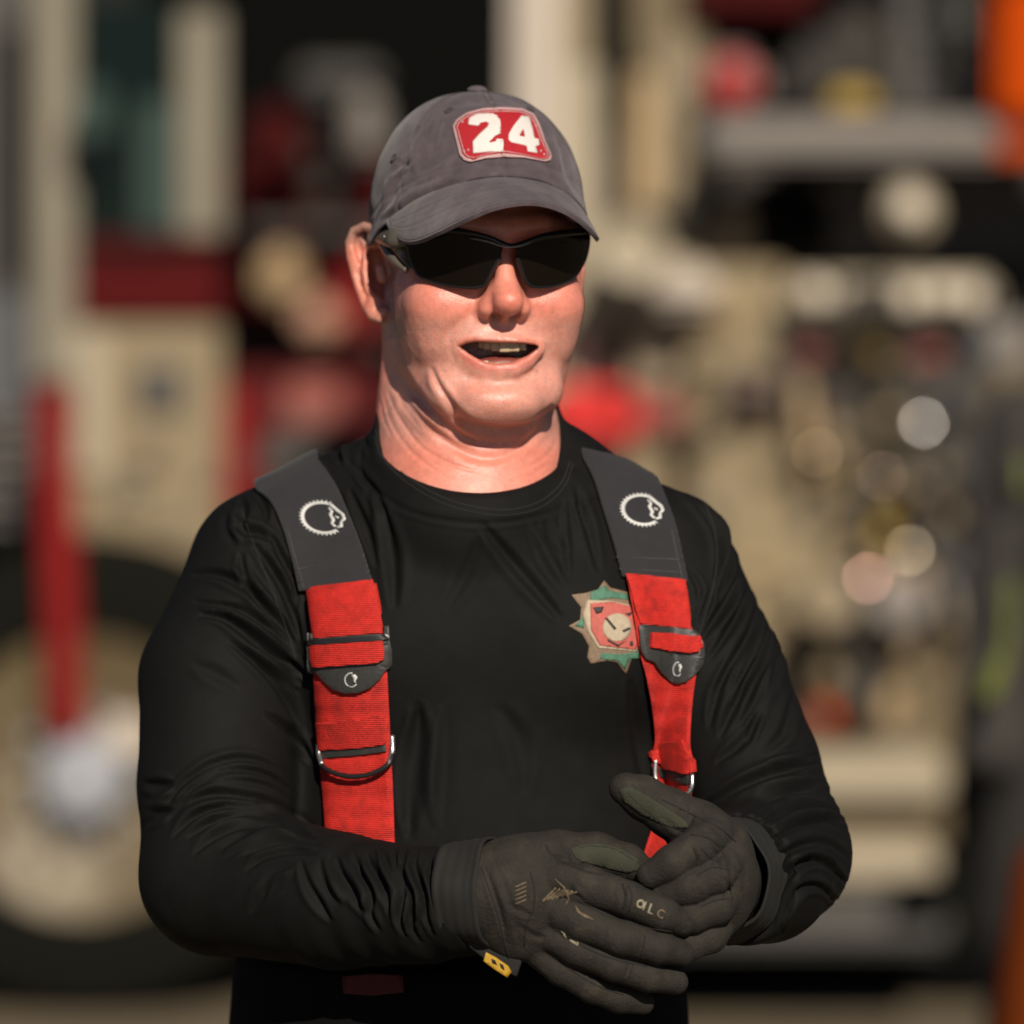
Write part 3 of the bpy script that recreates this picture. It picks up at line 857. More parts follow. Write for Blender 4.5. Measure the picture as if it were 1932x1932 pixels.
# zoom 6 frame (elbow of the near arm): px = 244.7+0.3667*x ; py = 1288+0.3667*y
S6 = lambda L: [(244.7+0.3667*x, 1288+0.3667*y) for x, y in L]
for L, w, dp in [
    ([(200, 610), (300, 500), (430, 425), (560, 395), (680, 410), (780, 460)], 8, -2.6),
    ([(230, 640), (330, 540), (460, 465), (600, 450), (720, 480), (830, 560)], 8, -2.4),
    ([(200, 720), (260, 640), (360, 590), (470, 575), (600, 590), (740, 620), (860, 700)], 9, -2.6),
    ([(300, 545), (420, 490), (560, 470), (700, 500), (820, 560)], 7, 1.4),
    ([(220, 800), (320, 700), (440, 650), (560, 640), (680, 650)], 7, -3.0),
    ([(300, 800), (420, 720), (560, 680), (700, 690), (800, 740)], 8, -3.2),
    ([(330, 880), (430, 800), (560, 740), (700, 730), (850, 770), (960, 800)], 8, -3.0),
    ([(480, 880), (600, 820), (720, 780), (860, 790)], 8, 2.5),
    ([(560, 900), (680, 850), (820, 820), (980, 830)], 7, -2.4),
    ([(600, 970), (700, 900), (840, 870), (960, 880)], 7, -2.2),
    ([(80, 740), (150, 680), (230, 650)], 8, -2.6), ([(70, 520), (160, 530), (230, 520)], 10, -2.6),
    ([(90, 640), (160, 610), (220, 560)], 10, 2.0),
    ([(640, 600), (760, 660), (860, 720), (960, 790)], 7, 2.6),
    ([(700, 150), (800, 230), (880, 320), (940, 420)], 8, -2.8),
    ([(880, 920), (920, 1040), (980, 1140), (1040, 1230)], 8, -2.4),
    ([(1060, 900), (1100, 1000), (1160, 1100), (1220, 1200)], 8, -3.2), ([(1000, 900), (1040, 1020), (1110, 1140)], 8, 2.6),
    ([(1150, 880), (1190, 980), (1250, 1080), (1240, 1180), (1290, 1280)], 7, -3.2),
    ([(1220, 880), (1250, 960), (1320, 1080), (1340, 1200)], 7, -3.2), ([(1270, 860), (1310, 960), (1360, 1060)], 6, 2.6),
    ([(1360, 860), (1380, 980), (1410, 1080), (1390, 1200), (1420, 1300)], 7, -3.4),
    ([(1420, 850), (1400, 960), (1460, 1100), (1450, 1240), (1500, 1340)], 6, -3.0),
    ([(1480, 840), (1470, 960), (1520, 1080), (1530, 1200), (1570, 1300)], 6, -3.0),
    ([(1440, 900), (1440, 1000), (1490, 1120), (1480, 1260)], 6, 2.6),
    ([(1560, 860), (1550, 980), (1590, 1100), (1600, 1250)], 6, -2.6),
    ([(1600, 850), (1580, 900), (1570, 1000)], 5, 2.0),
    ([(700, 1100), (760, 1020), (850, 960)], 8, 1.6), ([(620, 1180), (700, 1080), (800, 1000)], 10, -1.8),
    ([(1480, 100), (1500, 300), (1470, 600), (1430, 800)], 14, -2.6),
    ]:
    sz(S6(L), w, dp)
# zoom 4 frame (other shoulder): px = 1017.5+0.3333*x ; py = 772.8+0.3333*y
S4 = lambda L: [(1017.5+0.3333*x, 772.8+0.3333*y) for x, y in L]
for L, w, dp in [
    ([(700, 410), (820, 470), (920, 560), (1000, 680), (1020, 820), (1000, 960)], 7, -3.6),
    ([(860, 440), (980, 530), (1030, 640), (1050, 780), (1040, 900)], 6, 2.4),
    ([(900, 470), (1000, 560), (1060, 680), (1080, 820), (1060, 960), (1000, 1100)], 7, -3.6),
    ([(1120, 940), (1060, 1080), (980, 1200), (920, 1300)], 8, -3.2),
    ([(1200, 1000), (1130, 1160), (1040, 1300), (960, 1420)], 7, -3.0),
    ([(1260, 1050), (1200, 1250), (1100, 1420), (1000, 1600)], 8, -3.2),
    ([(1160, 960), (1100, 1120), (1010, 1260)], 7, 2.0),
    ([(1320, 1200), (1260, 1380), (1180, 1520), (1100, 1700)], 7, -3.2), ([(1280, 1180), (1210, 1380), (1120, 1560)], 8, 2.2),
    ([(1380, 1330), (1330, 1500), (1240, 1700), (1180, 1900)], 8, -3.4),
    ([(1300, 1450), (1230, 1620), (1140, 1800)], 7, -2.8), ([(1350, 1420), (1290, 1600), (1200, 1780)], 8, 2.2),
    ([(1200, 1480), (1100, 1680), (1020, 1860)], 8, -2.4), ([(1080, 1420), (1010, 1600), (960, 1800)], 8, -2.2),
    ([(980, 1000), (940, 1140), (900, 1260)], 6, -2.0), ([(840, 900), (900, 1000), (900, 1100)], 6, -1.4),
    ([(150, 480), (150, 640), (160, 820), (170, 1000)], 7, 1.0), ([(210, 460), (230, 560), (260, 680)], 6, -1.2),
    ([(30, 620), (80, 720), (160, 820)], 9, -1.0)]:
    sz(S4(L), w, dp)
# other elbow and forearm, plain picture places
for L, w, dp in [
    ([(1552, 1440), (1500, 1448), (1440, 1462), (1380, 1490), (1320, 1530)], 8, -4.4),
    ([(1545, 1415), (1490, 1428), (1440, 1440)], 8, 2.8), ([(1590, 1500), (1520, 1490), (1450, 1505), (1390, 1540)], 8, -3.4),
    ([(1560, 1470), (1500, 1474), (1430, 1492), (1370, 1520)], 8, 3.0),
    ([(1600, 1540), (1540, 1522), (1480, 1530), (1430, 1555)], 7, -3.4), ([(1605, 1570), (1555, 1552), (1500, 1560), (1450, 1590)], 7, -3.2),
    ([(1600, 1545), (1550, 1535), (1490, 1545), (1440, 1570)], 6, 2.4),
    ([(1605, 1620), (1560, 1590), (1510, 1595), (1465, 1625), (1440, 1680)], 7, -3.2),
    ([(1600, 1670), (1560, 1630), (1515, 1630), (1475, 1670), (1455, 1730)], 7, -3.2),
    ([(1585, 1710), (1550, 1675), (1515, 1675), (1490, 1710), (1470, 1760)], 7, -2.8),
    ([(1590, 1650), (1550, 1612), (1505, 1615), (1465, 1650)], 6, 2.2),
    ([(1430, 1350), (1400, 1400), (1350, 1440)], 9, -2.4), ([(1500, 1300), (1480, 1380), (1440, 1420)], 10, -2.0),
    # chest and belly
    ([(905, 985), (950, 1040), (1010, 1110), (1060, 1170)], 11, -2.2), ([(720, 960), (740, 1050), (745, 1150)], 12, -2.4),
    ([(905, 1010), (880, 1080), (840, 1150)], 12, -1.0), ([(1000, 985), (1040, 1060), (1070, 1110)], 10, 1.4),
    ([(790, 1340), (770, 1450), (765, 1560)], 14, -3.2), ([(830, 1330), (815, 1450), (820, 1560)], 14, 1.4),
    ([(1190, 1280), (1200, 1380), (1215, 1480)], 12, -2.2), ([(940, 1330), (980, 1400), (990, 1500)], 16, -1.0),
    ([(660, 870), (700, 920), (730, 980)], 8, -1.6), ([(1080, 900), (1105, 980), (1130, 1080)], 8, -1.8)]:
    sz(L, w, dp)
# sleeve bunching all along the forearms
aa = np.array(FA[0]); ab = np.array(FA[3])-aa; ta = ((Vs-aa)@ab)/(ab@ab)
ra = np.linalg.norm(Vs-aa-ta[:, None]*ab, axis=1)
ma = (ta > 0.05)*(ta < 1.1)*(ra < 75)
ph = ta*62+0.9*snoise(Vs, 0.035, 55, 2)+(Vs[:, 2]-1180)*0.028
ds_ += ma*np.clip((ta-0.35)*3, 0, 1)*1.0*np.sin(ph)*(0.7+0.5*snoise(Vs, 0.03, 56, 2))
ds_ += 1.3*snoise(Vs, 0.020, 60, 3)+0.35*snoise(Vs, 0.09, 61, 2)
# collar band: ridge with a stitched groove
hcol = (Vs-CUTP)@CUTN-np.where(Vs[:, 1] > 60, (Vs[:, 1]-60)*0.35, 0)
nrr = np.hypot(Vs[:, 0]-NECK_B[0], (Vs[:, 1]-NECK_B[1])*0.7) < 122
ds_[nrr] *= np.clip(-(hcol[nrr]+3)/14, 0, 1)
ds_ += nrr*(0.9/(1+np.exp((-hcol-14)/0.8))-1.0*np.exp(-((hcol+15.5)/1.3)**2)+0.4*np.exp(-((hcol+19)/1.2)**2)-0.4*np.exp(-((hcol+21)/0.8)**2))*(hcol > -40)
ds_ *= np.clip(-Ns[:, 1]*2.2+0.25, 0.25, 1)
Vs = Vs+Ns*np.clip(ds_, -9, 7)[:, None]
shirt = fast_obj('long_sleeved_shirt', Vs, Qs, M_SHIRT, person)
shirt['label'] = 'black long sleeved crew neck shirt'
shirt_bvh = bvh_of(Vs, Qs)
M_SEAM = mat('dark_grey_thread', (0.020, 0.020, 0.019), rough=0.9)
shp = lambda x, y: hit(shirt_bvh, x, y, 20)
seam('collar_seam', [(709, 812), (724, 852), (772, 902), (850, 944), (940, 962), (1010, 950), (1056, 915), (1076, 870)], M_SEAM, shp, 0.35, shirt, 60, 0.15)
seam('collar_seam', [(706, 822), (722, 864), (770, 912), (848, 954), (940, 972), (1014, 960), (1062, 922), (1082, 874)], M_SEAM, shp, 0.3, shirt, 60, 0.15)
seam('sleeve_seam', [(1330, 950), (1348, 1000), (1352, 1060), (1340, 1130), (1318, 1200)], M_SEAM, shp, 0.35, shirt, 40, 0.1)
seam('sleeve_seam', [(455, 960), (480, 1030), (512, 1110), (545, 1200), (572, 1290)], M_SEAM, shp, 0.35, shirt, 40, 0.1)
# ------------------------------------------------------------ chest emblem (generic star badge)
M_BG = mat('badge_green', (0.065, 0.17, 0.11), rough=0.7, vary=0.4, vscale=250)
M_BT = mat('badge_tan', (0.20, 0.135, 0.085), rough=0.7, vary=0.3, vscale=250)
M_BP = mat('badge_pale', (0.42, 0.34, 0.24), rough=0.7, vary=0.2, vscale=300)
M_BR = mat('badge_red', (0.45, 0.095, 0.075), rough=0.7, vary=0.25, vscale=300)
M_BD = mat('badge_dark', (0.04, 0.03, 0.03), rough=0.7)
sp_ = lambda x, y: hit(shirt_bvh, x, y)
star = S4([(365, 968), (400, 1010), (480, 1030), (560, 1060), (590, 1110), (640, 1240), (600, 1330), (570, 1410), (520, 1410), (490, 1500), (440, 1430), (380, 1420), (290, 1440), (270, 1400), (280, 1340), (240, 1270), (165, 1225), (230, 1190), (235, 1120), (180, 1050), (260, 1040), (330, 1020)])
badge = decal('chest_badge', [star], M_BT, sp_, 0.25, 0.5, shirt, 8)
decal('badge_ray', [S4([(285, 1040), (370, 1000), (400, 1030), (490, 1045), (500, 1080), (400, 1070), (290, 1090)])], M_BG, sp_, 0.9, 0.3, shirt, 8)
decal('badge_ray', [S4([(200, 1225), (255, 1165), (250, 1240)])], M_BG, sp_, 0.9, 0.3, shirt, 8)
decal('badge_ray', [S4([(350, 1375), (450, 1385), (560, 1370), (560, 1410), (510, 1410), (480, 1470), (440, 1420), (340, 1410)])], M_BG, sp_, 0.9, 0.3, shirt, 8)
decal('badge_shield', [S4([(270, 1080), (400, 1085), (510, 1110), (560, 1300), (550, 1370), (330, 1350), (270, 1250), (245, 1160)])], M_BP, sp_, 0.95, 0.3, shirt, 8)
decal('badge_shield_field', [S4([(285, 1100), (410, 1092), (520, 1120), (565, 1310), (540, 1360), (340, 1335), (290, 1250)])], M_BR, sp_, 1.35, 0.3, shirt, 8)
decal('badge_disc', [S4([(435+82*math.cos(a), 1235+78*math.sin(a)) for a in np.linspace(0, 6.283, 19)[:-1]])], M_BP, sp_, 1.8, 0.3, shirt, 8)
for L in ([(365, 1185), (378, 1180), (430, 1240), (420, 1252)], [(462, 1252), (500, 1235), (510, 1245), (470, 1264)], [(300, 1125), (360, 1120), (350, 1150), (320, 1160)], [(478, 1160), (520, 1150), (505, 1172)], [(505, 1312), (520, 1312), (522, 1336), (507, 1336)], [(380, 1300), (440, 1330), (480, 1310), (440, 1340), (385, 1312)]):
    decal('badge_mark', [S4(L)], M_BD, sp_, 2.2, 0.25, shirt, 8)

# ------------------------------------------------------------ suspenders
M_PAD = mat('charcoal_pad', (0.019, 0.018, 0.021), rough=0.85, vary=0.15, vscale=90, weave=('X', 240, 0.0003), bump=0.0002, bscale=1500, sheen=0.1)
M_WEB = mat('red_webbing', (0.60, 0.020, 0.012), rough=0.72, weave=('Z', 200, 0.0006), vary=0.28, vscale=130, dirt=((0.40, 0.016, 0.010), 55, 0.52), bump=0.0003, bscale=1500)
M_RUB = mat('black_buckle', (0.030, 0.030, 0.028), rough=0.5, vary=0.3, vscale=200, bump=0.0002, bscale=900)
M_REF = mat('silver_print', (0.62, 0.62, 0.60), rough=0.5)
M_STEEL = mat('steel_wire', (0.55, 0.54, 0.52), rough=0.3, metal=0.9)
M_DARKST = mat('blackened_steel', (0.05, 0.05, 0.05), rough=0.35, metal=0.7)
def smooth1(A, it):
    for _ in range(it): A[1:-1] = 0.25*A[:-2]+0.5*A[1:-1]+0.25*A[2:]
    return A
class Strap:
    """band over the shirt: left and right edge curves in picture units"""
    def __init__(s, Ls, Rs, n=90, m=13, lift=1.5, sm=14, torso=False):
        A = spline(Ls, n); B = spline(Rs, n)
        P = np.zeros((n, m, 3)); miss = np.zeros((n, m), bool)
        for i in range(n):
            for j in range(m):
                x, y = A[i]*(1-j/(m-1))+B[i]*(j/(m-1))
                h_ = shirt_bvh.ray_cast(CAMP, (Vector(W(x, y, 0))-CAMP).normalized())[0]
                if h_ is None: miss[i, j] = True; h_ = shirt_bvh.find_nearest(Vector(W(x, y, 105)))[0]
                P[i, j] = h_
        if torso:
            pts = np.array([A[i]*(1-j/(m-1))+B[i]*(j/(m-1)) for i in range(n) for j in range(m)])
            yy = np.full(len(pts), -140.0)
            for it in range(40):
                q = np.array([W(a[0], a[1], b) for a, b in zip(pts, yy)]); dd = torso_sd(q.astype(np.float32)); yy += np.clip(dd, -20, 20)*0.8
            yy = yy.reshape(n, m); Ys = P[:, :, 1]
            P[:, :, 1] = np.where((Ys < yy-45) & (pts[:, 1].reshape(n, m) > 1540) & (pts[:, 0].reshape(n, m) < 900), yy-1, Ys)
        # pull taut: smooth depth along and across
        Y = P[:, :, 1].copy()
        Y0 = Y.copy()
        Y = smooth1(Y, sm); Y = smooth1(Y.T.copy(), 6).T
        if torso:
            Ym = Y0.copy()
            for r in range(-5, 6): Ym = np.minimum(Ym, np.roll(Y0, r, axis=0))
            Ym[:6] = Y0[:6]; Ym[-6:] = Y0[-6:]
            Ym2 = Ym.copy()
            for r in (-1, 1): Ym2[:, 1:-1] = np.minimum(Ym2[:, 1:-1], np.roll(Ym, r, axis=1)[:, 1:-1])
            Y = smooth1(Ym2, 8)
        Y = np.minimum(Y, Y0+3.0)-lift
        Y = np.minimum(smooth1(Y.copy(), 6), Y0-1.4)
        for i in range(n):
            for j in range(m):
                x, y = A[i]*(1-j/(m-1))+B[i]*(j/(m-1))
                P[i, j] = W(x, y, Y[i, j]) if not miss[i, j] else P[i, j]+np.array([0, -0.5, 1])*lift
        s.P = P; s.n = n; s.m = m; s.A = A; s.B = B
    def place(s, x, y):
        if not hasattr(s, 'bvh'):
            F_ = grid_faces(s.n, s.m); V_ = s.P.reshape(-1, 3); N_ = normals_of(V_, F_)
            N_ *= np.where(N_[:, 1] > 0, -1, 1)[:, None]; V_ = V_+N_*s.th
            s.bvh = bvh_of(V_, F_); s.U = to_px(V_)
        d = (Vector(W(x, y, 0))-CAMP).normalized(); loc = s.bvh.ray_cast(CAMP, d)[0]
        if loc is None:
            k = np.argmin(((s.U-np.array([x, y]))**2).sum(1)); loc = Vector(W(x, y, s.P.reshape(-1, 3)[k, 1]))
        return loc, Vector((0, -1, 0))
def band(name, P, m, parent, th, bev=0.6, label=None, seg=None):
    n, mm_ = P.shape[:2]
    V = P.reshape(-1, 3); F = grid_faces(n, mm_)
    N_ = normals_of(V, F)
    if N_[:, 1].mean() > 0: F = F[:, ::-1]
    o = mesh_obj(name, V, F, m, parent, label=label)
    solid(o, th, 1.0, bev)
    return o
def over_shoulder(top_l, top_r, back):
    pass
def dl(L, dx=0, dy=0): return [(x+dx, y+dy) for x, y in L]
def shoulder_ext(P, k=26, step=5.5, lift=3.0):
    """carry the pad over the shoulder and a little way down the back"""
    rows = []; m = P.shape[1]
    for i in range(1, k+1):
        out = []
        for j in range(m):
            x, y0, z0 = P[0, j]
            y = y0+(185-y0)*min(1.0, i/(k-6))
            loc = shirt_bvh.ray_cast(Vector((x, y, 1640)), Vector((0, 0, -1)))[0]
            z = min(loc.z+lift, z0+5.0) if loc is not None else z0
            if i > k-6: z -= (i-(k-6))*9; y += (i-(k-6))*2.0
            out.append((x+(i/k)*0, y, z))
        rows.append(np.array(out))
    R_ = np.array(rows)[::-1]
    full = np.concatenate([R_, P])
    nR = len(R_)
    for j in range(m):
        seg_ = full[:nR+4, j].copy(); full[:nR+4, j] = smooth1(seg_, 4)
    for i in range(nR): full[i] = smooth1(full[i].copy(), 3)
    return full
def ring_mark(cx, cy, rx, ry, rot, place, parent, big=True):
    """toothed ring with a profile drawn inside its upper right"""
    def T(x, y):
        c, s = math.cos(rot), math.sin(rot); return (cx+x*rx*c-y*ry*s, cy+x*rx*s+y*ry*c)
    g0, g1 = math.radians(35), math.radians(320)      # gap towards the upper right
    n = 44 if big else 24
    outer = []; inner = []
    a0, a1 = math.radians(38), math.radians(282)
    for i in range(n+1):
        a = a0+(a1-a0)*i/n
        ro = 1.0+(0.13 if i % 2 == 0 else -0.03) if big else 1.0
        outer.append(T(ro*math.cos(a), ro*math.sin(a))); inner.append(T(0.86*math.cos(a), 0.86*math.sin(a)))
    decal('logo_ring', [outer+inner[::-1]], M_REF, place, 0.35 if big else 0.5, 0.35, parent, 9)
    if big:
        prof = [[(0.10, -1.02), (0.30, -0.98), (0.62, -0.72), (0.92, -0.52), (1.06, -0.20), (0.92, 0.02), (1.0, 0.30), (0.78, 0.46), (0.66, 0.40), (0.84, 0.24), (0.80, 0.02), (0.90, -0.24), (0.78, -0.42), (0.48, -0.62), (0.20, -0.82)],
                [(0.22, -0.74), (0.42, -0.52), (0.38, -0.30), (0.58, -0.02), (0.52, 0.22), (0.70, 0.34), (0.62, 0.44), (0.38, 0.26), (0.42, 0.02), (0.22, -0.28), (0.30, -0.50), (0.12, -0.68)],
                [(0.52, -0.30), (0.74, -0.24), (0.72, -0.14), (0.54, -0.20)]]
        for L in prof: decal('logo_profile', [[T(x, y) for x, y in L]], M_REF, place, 0.35, 0.35, parent, 9)
    else:
        decal('logo_profile', [[T(x, y) for x, y in [(0.0, -0.7), (0.55, -0.75), (0.9, -0.35), (0.6, 0.1), (0.75, 0.45), (0.3, 0.3), (0.35, -0.1), (0.15, -0.4)]]], M_REF, place, 0.5, 0.3, parent, 9)
def tri_fix(P, L, R): return P

sus = []
# --- strap on the left of the picture
LP = [(462, 921), (505, 925), (536, 985), (556, 1050), (570, 1120)]
LP = [(480, 926), (510, 950), (533, 1000), (550, 1060), (566, 1117)]
RP = [(598, 866), (628, 905), (655, 962), (682, 1030), (704, 1102)]
M_sus = new_empty('suspender_strap', tuple(np.array(W(650, 1300, 0))/1000-np.array(person.location)), parent=person)
M_sus['label'] = 'red suspender strap with a wide D ring, beside the bent arm'
def build_strap(root, pad_l, pad_r, web_l, web_r, cuts, buck, ring, logo, dring, tilt, wid_top):
    pad = Strap(pad_l, pad_r, 50, 15, lift=2.4, sm=10)
    Pfull = shoulder_ext(pad.P)
    po = band('shoulder_pad', Pfull, M_PAD, root, 3.2, 1.0)
    pad.th = 3.2; pplace = lambda x, y: (pad.place(x, y)[0], Vector((0, -1, 0)))
    ring_mark(*logo, pplace, po)
    # hem seams on the pad
    for f in (0.80, 0.90):
        i = int(f*pad.n)
        tube('pad_seam', [tuple(pad.P[i, j]+np.array([0, -3.4, 0])) for j in range(0, 15, 2)], 0.5, M_RUB, po, n=14, seg=6)
    for j in (1, 13):
        tube('pad_seam', [tuple(pad.P[i, j]+np.array([0, -3.3, 0.0])) for i in range(0, pad.n, 3)], 0.45, M_RUB, po, n=40, seg=6)
    web = Strap(web_l, web_r, 150, 13, lift=2.6, sm=20, torso=True)
    W_ = web.P; web.th = 1.8
    # body of the webbing with ripples, buckle sits on it
    yy = to_px(W_.reshape(-1, 3))[:, 1].reshape(web.n, web.m)
    P2 = W_.copy()
    P2[:, :, 1] += 0.6*np.sin(yy*0.16)+0.5*np.sin(yy*0.071+1)
    wo_ = band('webbing', P2, M_WEB, root, 1.8, 0.5)
    return pad, web, po, wo_
# edges of the red webbing
wl1 = [(578, 1110), (583, 1128), (590, 1190), (594, 1260), (598, 1340), (604, 1420), (612, 1500), (618, 1590), (626, 1680)]
wr1 = [(702, 1094), (707, 1106), (716, 1150), (724, 1190), (730, 1260), (734, 1340), (738, 1420), (742, 1500), (745, 1600), (748, 1690)]
padA, webA, poA, woA = build_strap(M_sus, LP, RP, wl1, wr1, None, None, None, (609, 977, 41, 30, 0.20), None, 0, 0)
def offp(web, k): return lambda x, y: (web.place(x, y)[0]+Vector((0, -(k-1.8), 0)), Vector((0, -1, 0)))
oA = offp(webA, 1.8)
S3z = S3
# folded-over webbing pieces and buckle on strap A (zoom 3 frame)
def pillow(name, L, m, place, off, th, parent, bev=1.0, label=None):
    return decal(name, [L], m, place, off, th, parent, 9, label=label, bev=bev)
buckA = new_empty('buckle', (0, 0, 0), parent=M_sus)
bk = S3([(1118, 1405), (1160, 1410), (1162, 1440), (1590, 1412), (1592, 1362), (1622, 1360), (1632, 1395), (1636, 1480), (1640, 1540), (1640, 1600), (1606, 1640), (1580, 1690), (1520, 1745), (1440, 1778), (1360, 1780), (1290, 1755), (1225, 1700), (1185, 1650), (1130, 1645), (1118, 1590)])
decal('buckle_plate', [bk], M_RUB, oA, 0.6, 3.0, buckA, 12, bev=0.8)
decal('webbing_loop', [S3([(1150, 1482), (1590, 1452), (1602, 1500), (1600, 1565), (1560, 1590), (1170, 1618), (1155, 1560)])], M_WEB, oA, 3.6, 3.4, buckA, 8, bev=1.5)
decal('webbing_fold', [S3([(1124, 1162), (1546, 1098), (1572, 1240), (1592, 1405), (1164, 1440), (1142, 1300)])], M_WEB, oA, 0.2, 1.8, buckA, 8, bev=0.6)
decal('buckle_bar', [S3([(1130, 1448), (1600, 1415), (1632, 1420), (1632, 1445), (1150, 1480), (1124, 1478)])], M_DARKST, oA, 3.8, 1.8, buckA, 12, bev=0.5)
ring_mark(*(S3([(1395, 1698)])[0]), 13, 14, 0.0, offp(webA, 5.4), buckA, big=False)
# sewn fold above the D ring (zoom 6 frame)
decal('webbing_fold', [S6([(972, 205), (1100, 200), (1200, 185), (1318, 168), (1322, 300), (1310, 318), (1150, 335), (985, 345)])], M_WEB, oA, 0.2, 3.0, buckA, 8, bev=1.2)
sA = [tuple(oA(*q)[0]+Vector((0, -1.2, 0))) for q in S6([(975, 212), (1030, 216), (1100, 200), (1180, 196), (1250, 180), (1316, 176)])]
M_STITCH = mat('red_thread_dark', (0.25, 0.01, 0.01), rough=0.8)
tube('stitch_row', sA, 0.7, M_STITCH, buckA, n=20, seg=6)
ringA = [tuple(oA(*q)[0]+Vector((0, -k, 0))) for q, k in zip(S6([(972, 318), (975, 370), (990, 420), (1030, 450), (1110, 475), (1200, 475), (1280, 450), (1335, 410), (1352, 350), (1350, 270)]), (1, 3, 6, 8, 9, 9, 8, 6, 3, 1))]
tube('d_ring', ringA, 2.0, M_DARKST, M_sus, n=50, seg=10)
tube('d_ring_wire_end', ringA[-3:], 2.15, M_STEEL, M_sus, n=12, seg=10)
tube('d_ring_wire_end', ringA[:3], 2.15, M_STEEL, M_sus, n=12, seg=10)
decal('ring_slot', [S6([(985, 352), (1150, 338), (1318, 322), (1322, 355), (1160, 375), (1000, 388)])], M_RUB, oA, 0.3, 1.2, M_sus, 10, bev=0.4)

# --- strap on the right of the picture
s2 = new_empty('suspender_strap', tuple(np.array(W(1250, 1300, 0))/1000-np.array(person.location)), parent=person)
s2['label'] = 'red suspender strap beside the star badge'
pl2 = [(1096, 862), (1118, 905), (1138, 970), (1158, 1035), (1172, 1090)]
pr2 = [(1235, 900), (1252, 935), (1272, 985), (1285, 1040), (1298, 1100)]
wl2 = [(1176, 1084), (1183, 1095), (1197, 1170), (1207, 1230), (1218, 1270), (1230, 1330), (1236, 1390), (1230, 1430), (1232, 1490), (1230, 1560), (1212, 1620), (1200, 1680)]
wr2 = [(1292, 1092), (1294, 1106), (1302, 1175), (1322, 1230), (1312, 1280), (1306, 1330), (1302, 1400), (1308, 1440), (1306, 1490), (1290, 1540), (1262, 1620), (1250, 1680)]
padB, webB, poB, woB = build_strap(s2, pl2, pr2, wl2, wr2, None, None, None, (1212, 962, 39, 29, 0.18), None, 0, 0)
oB = offp(webB, 1.8)
buckB = new_empty('buckle', (0, 0, 0), parent=s2)
decal('webbing_fold', [S4([(500, 965), (830, 990), (845, 1110), (858, 1245), (570, 1215), (545, 1140)])], M_WEB, oB, 0.2, 1.8, buckB, 8, bev=0.6)
decal('buckle_plate', [S4([(560, 1225), (580, 1218), (860, 1250), (900, 1280), (925, 1330), (925, 1390), (915, 1440), (880, 1500), (840, 1540), (790, 1552), (730, 1535), (680, 1490), (640, 1430), (600, 1410), (575, 1360)])], M_RUB, oB, 0.6, 3.0, buckB, 12, bev=0.8)
decal('webbing_loop', [S4([(625, 1262), (760, 1268), (900, 1290), (918, 1320), (905, 1370), (860, 1378), (700, 1360), (620, 1345)])], M_WEB, oB, 3.6, 3.4, buckB, 8, bev=1.5)
ring_mark(*(S4([(782, 1468)])[0]), 9, 14, 0.1, offp(webB, 5.4), buckB, big=False)
decal('webbing_fold', [[(1228, 1418), (1250, 1400), (1290, 1396), (1308, 1432), (1310, 1455), (1296, 1460), (1256, 1448), (1232, 1436)]], M_WEB, oB, 0.4, 3.4, buckB, 8, bev=1.4)
decal('ring_slot', [[(1240, 1448), (1300, 1462), (1302, 1482), (1244, 1466)]], M_RUB, oB, 0.4, 1.2, s2, 10, bev=0.3)
rB = [tuple(oB(*q)[0]+Vector((0, -k, 0))) for q, k in zip([(1237, 1432), (1236, 1460), (1242, 1485), (1262, 1497), (1290, 1500), (1304, 1485), (1306, 1460)], (2, 4, 6, 7, 7, 6, 3))]
tube('d_ring', rB, 1.7, M_STEEL, s2, n=36, seg=10)
# ------------------------------------------------------------ gloves
M_GLOVE = mat('grey_glove_cloth', (0.022, 0.019, 0.0150), rough=0.80, vary=0.35, vscale=60, bump=0.0010, bscale=420, dirt=((0.038, 0.032, 0.022), 45, 0.55), spec=0.3)
M_CUFF = mat('glove_cuff', (0.0075, 0.0072, 0.006), rough=0.85, vary=0.2, vscale=80, bump=0.0003, bscale=1200)
M_PRINT = mat('worn_print', (0.24, 0.21, 0.15), rough=0.8, vary=0.5, vscale=400)
M_PRINTD = mat('faded_print', (0.115, 0.085, 0.05), rough=0.8, vary=0.5, vscale=400)
M_YEL = mat('yellow_label', (0.42, 0.24, 0.015), rough=0.6, vary=0.2, vscale=300)
# hand nearer the camera (left in the picture)
Lpx = lambda L: [(683.3+0.3667*x/1.0, 1367+0.3667*y/1.0) for x, y in L]
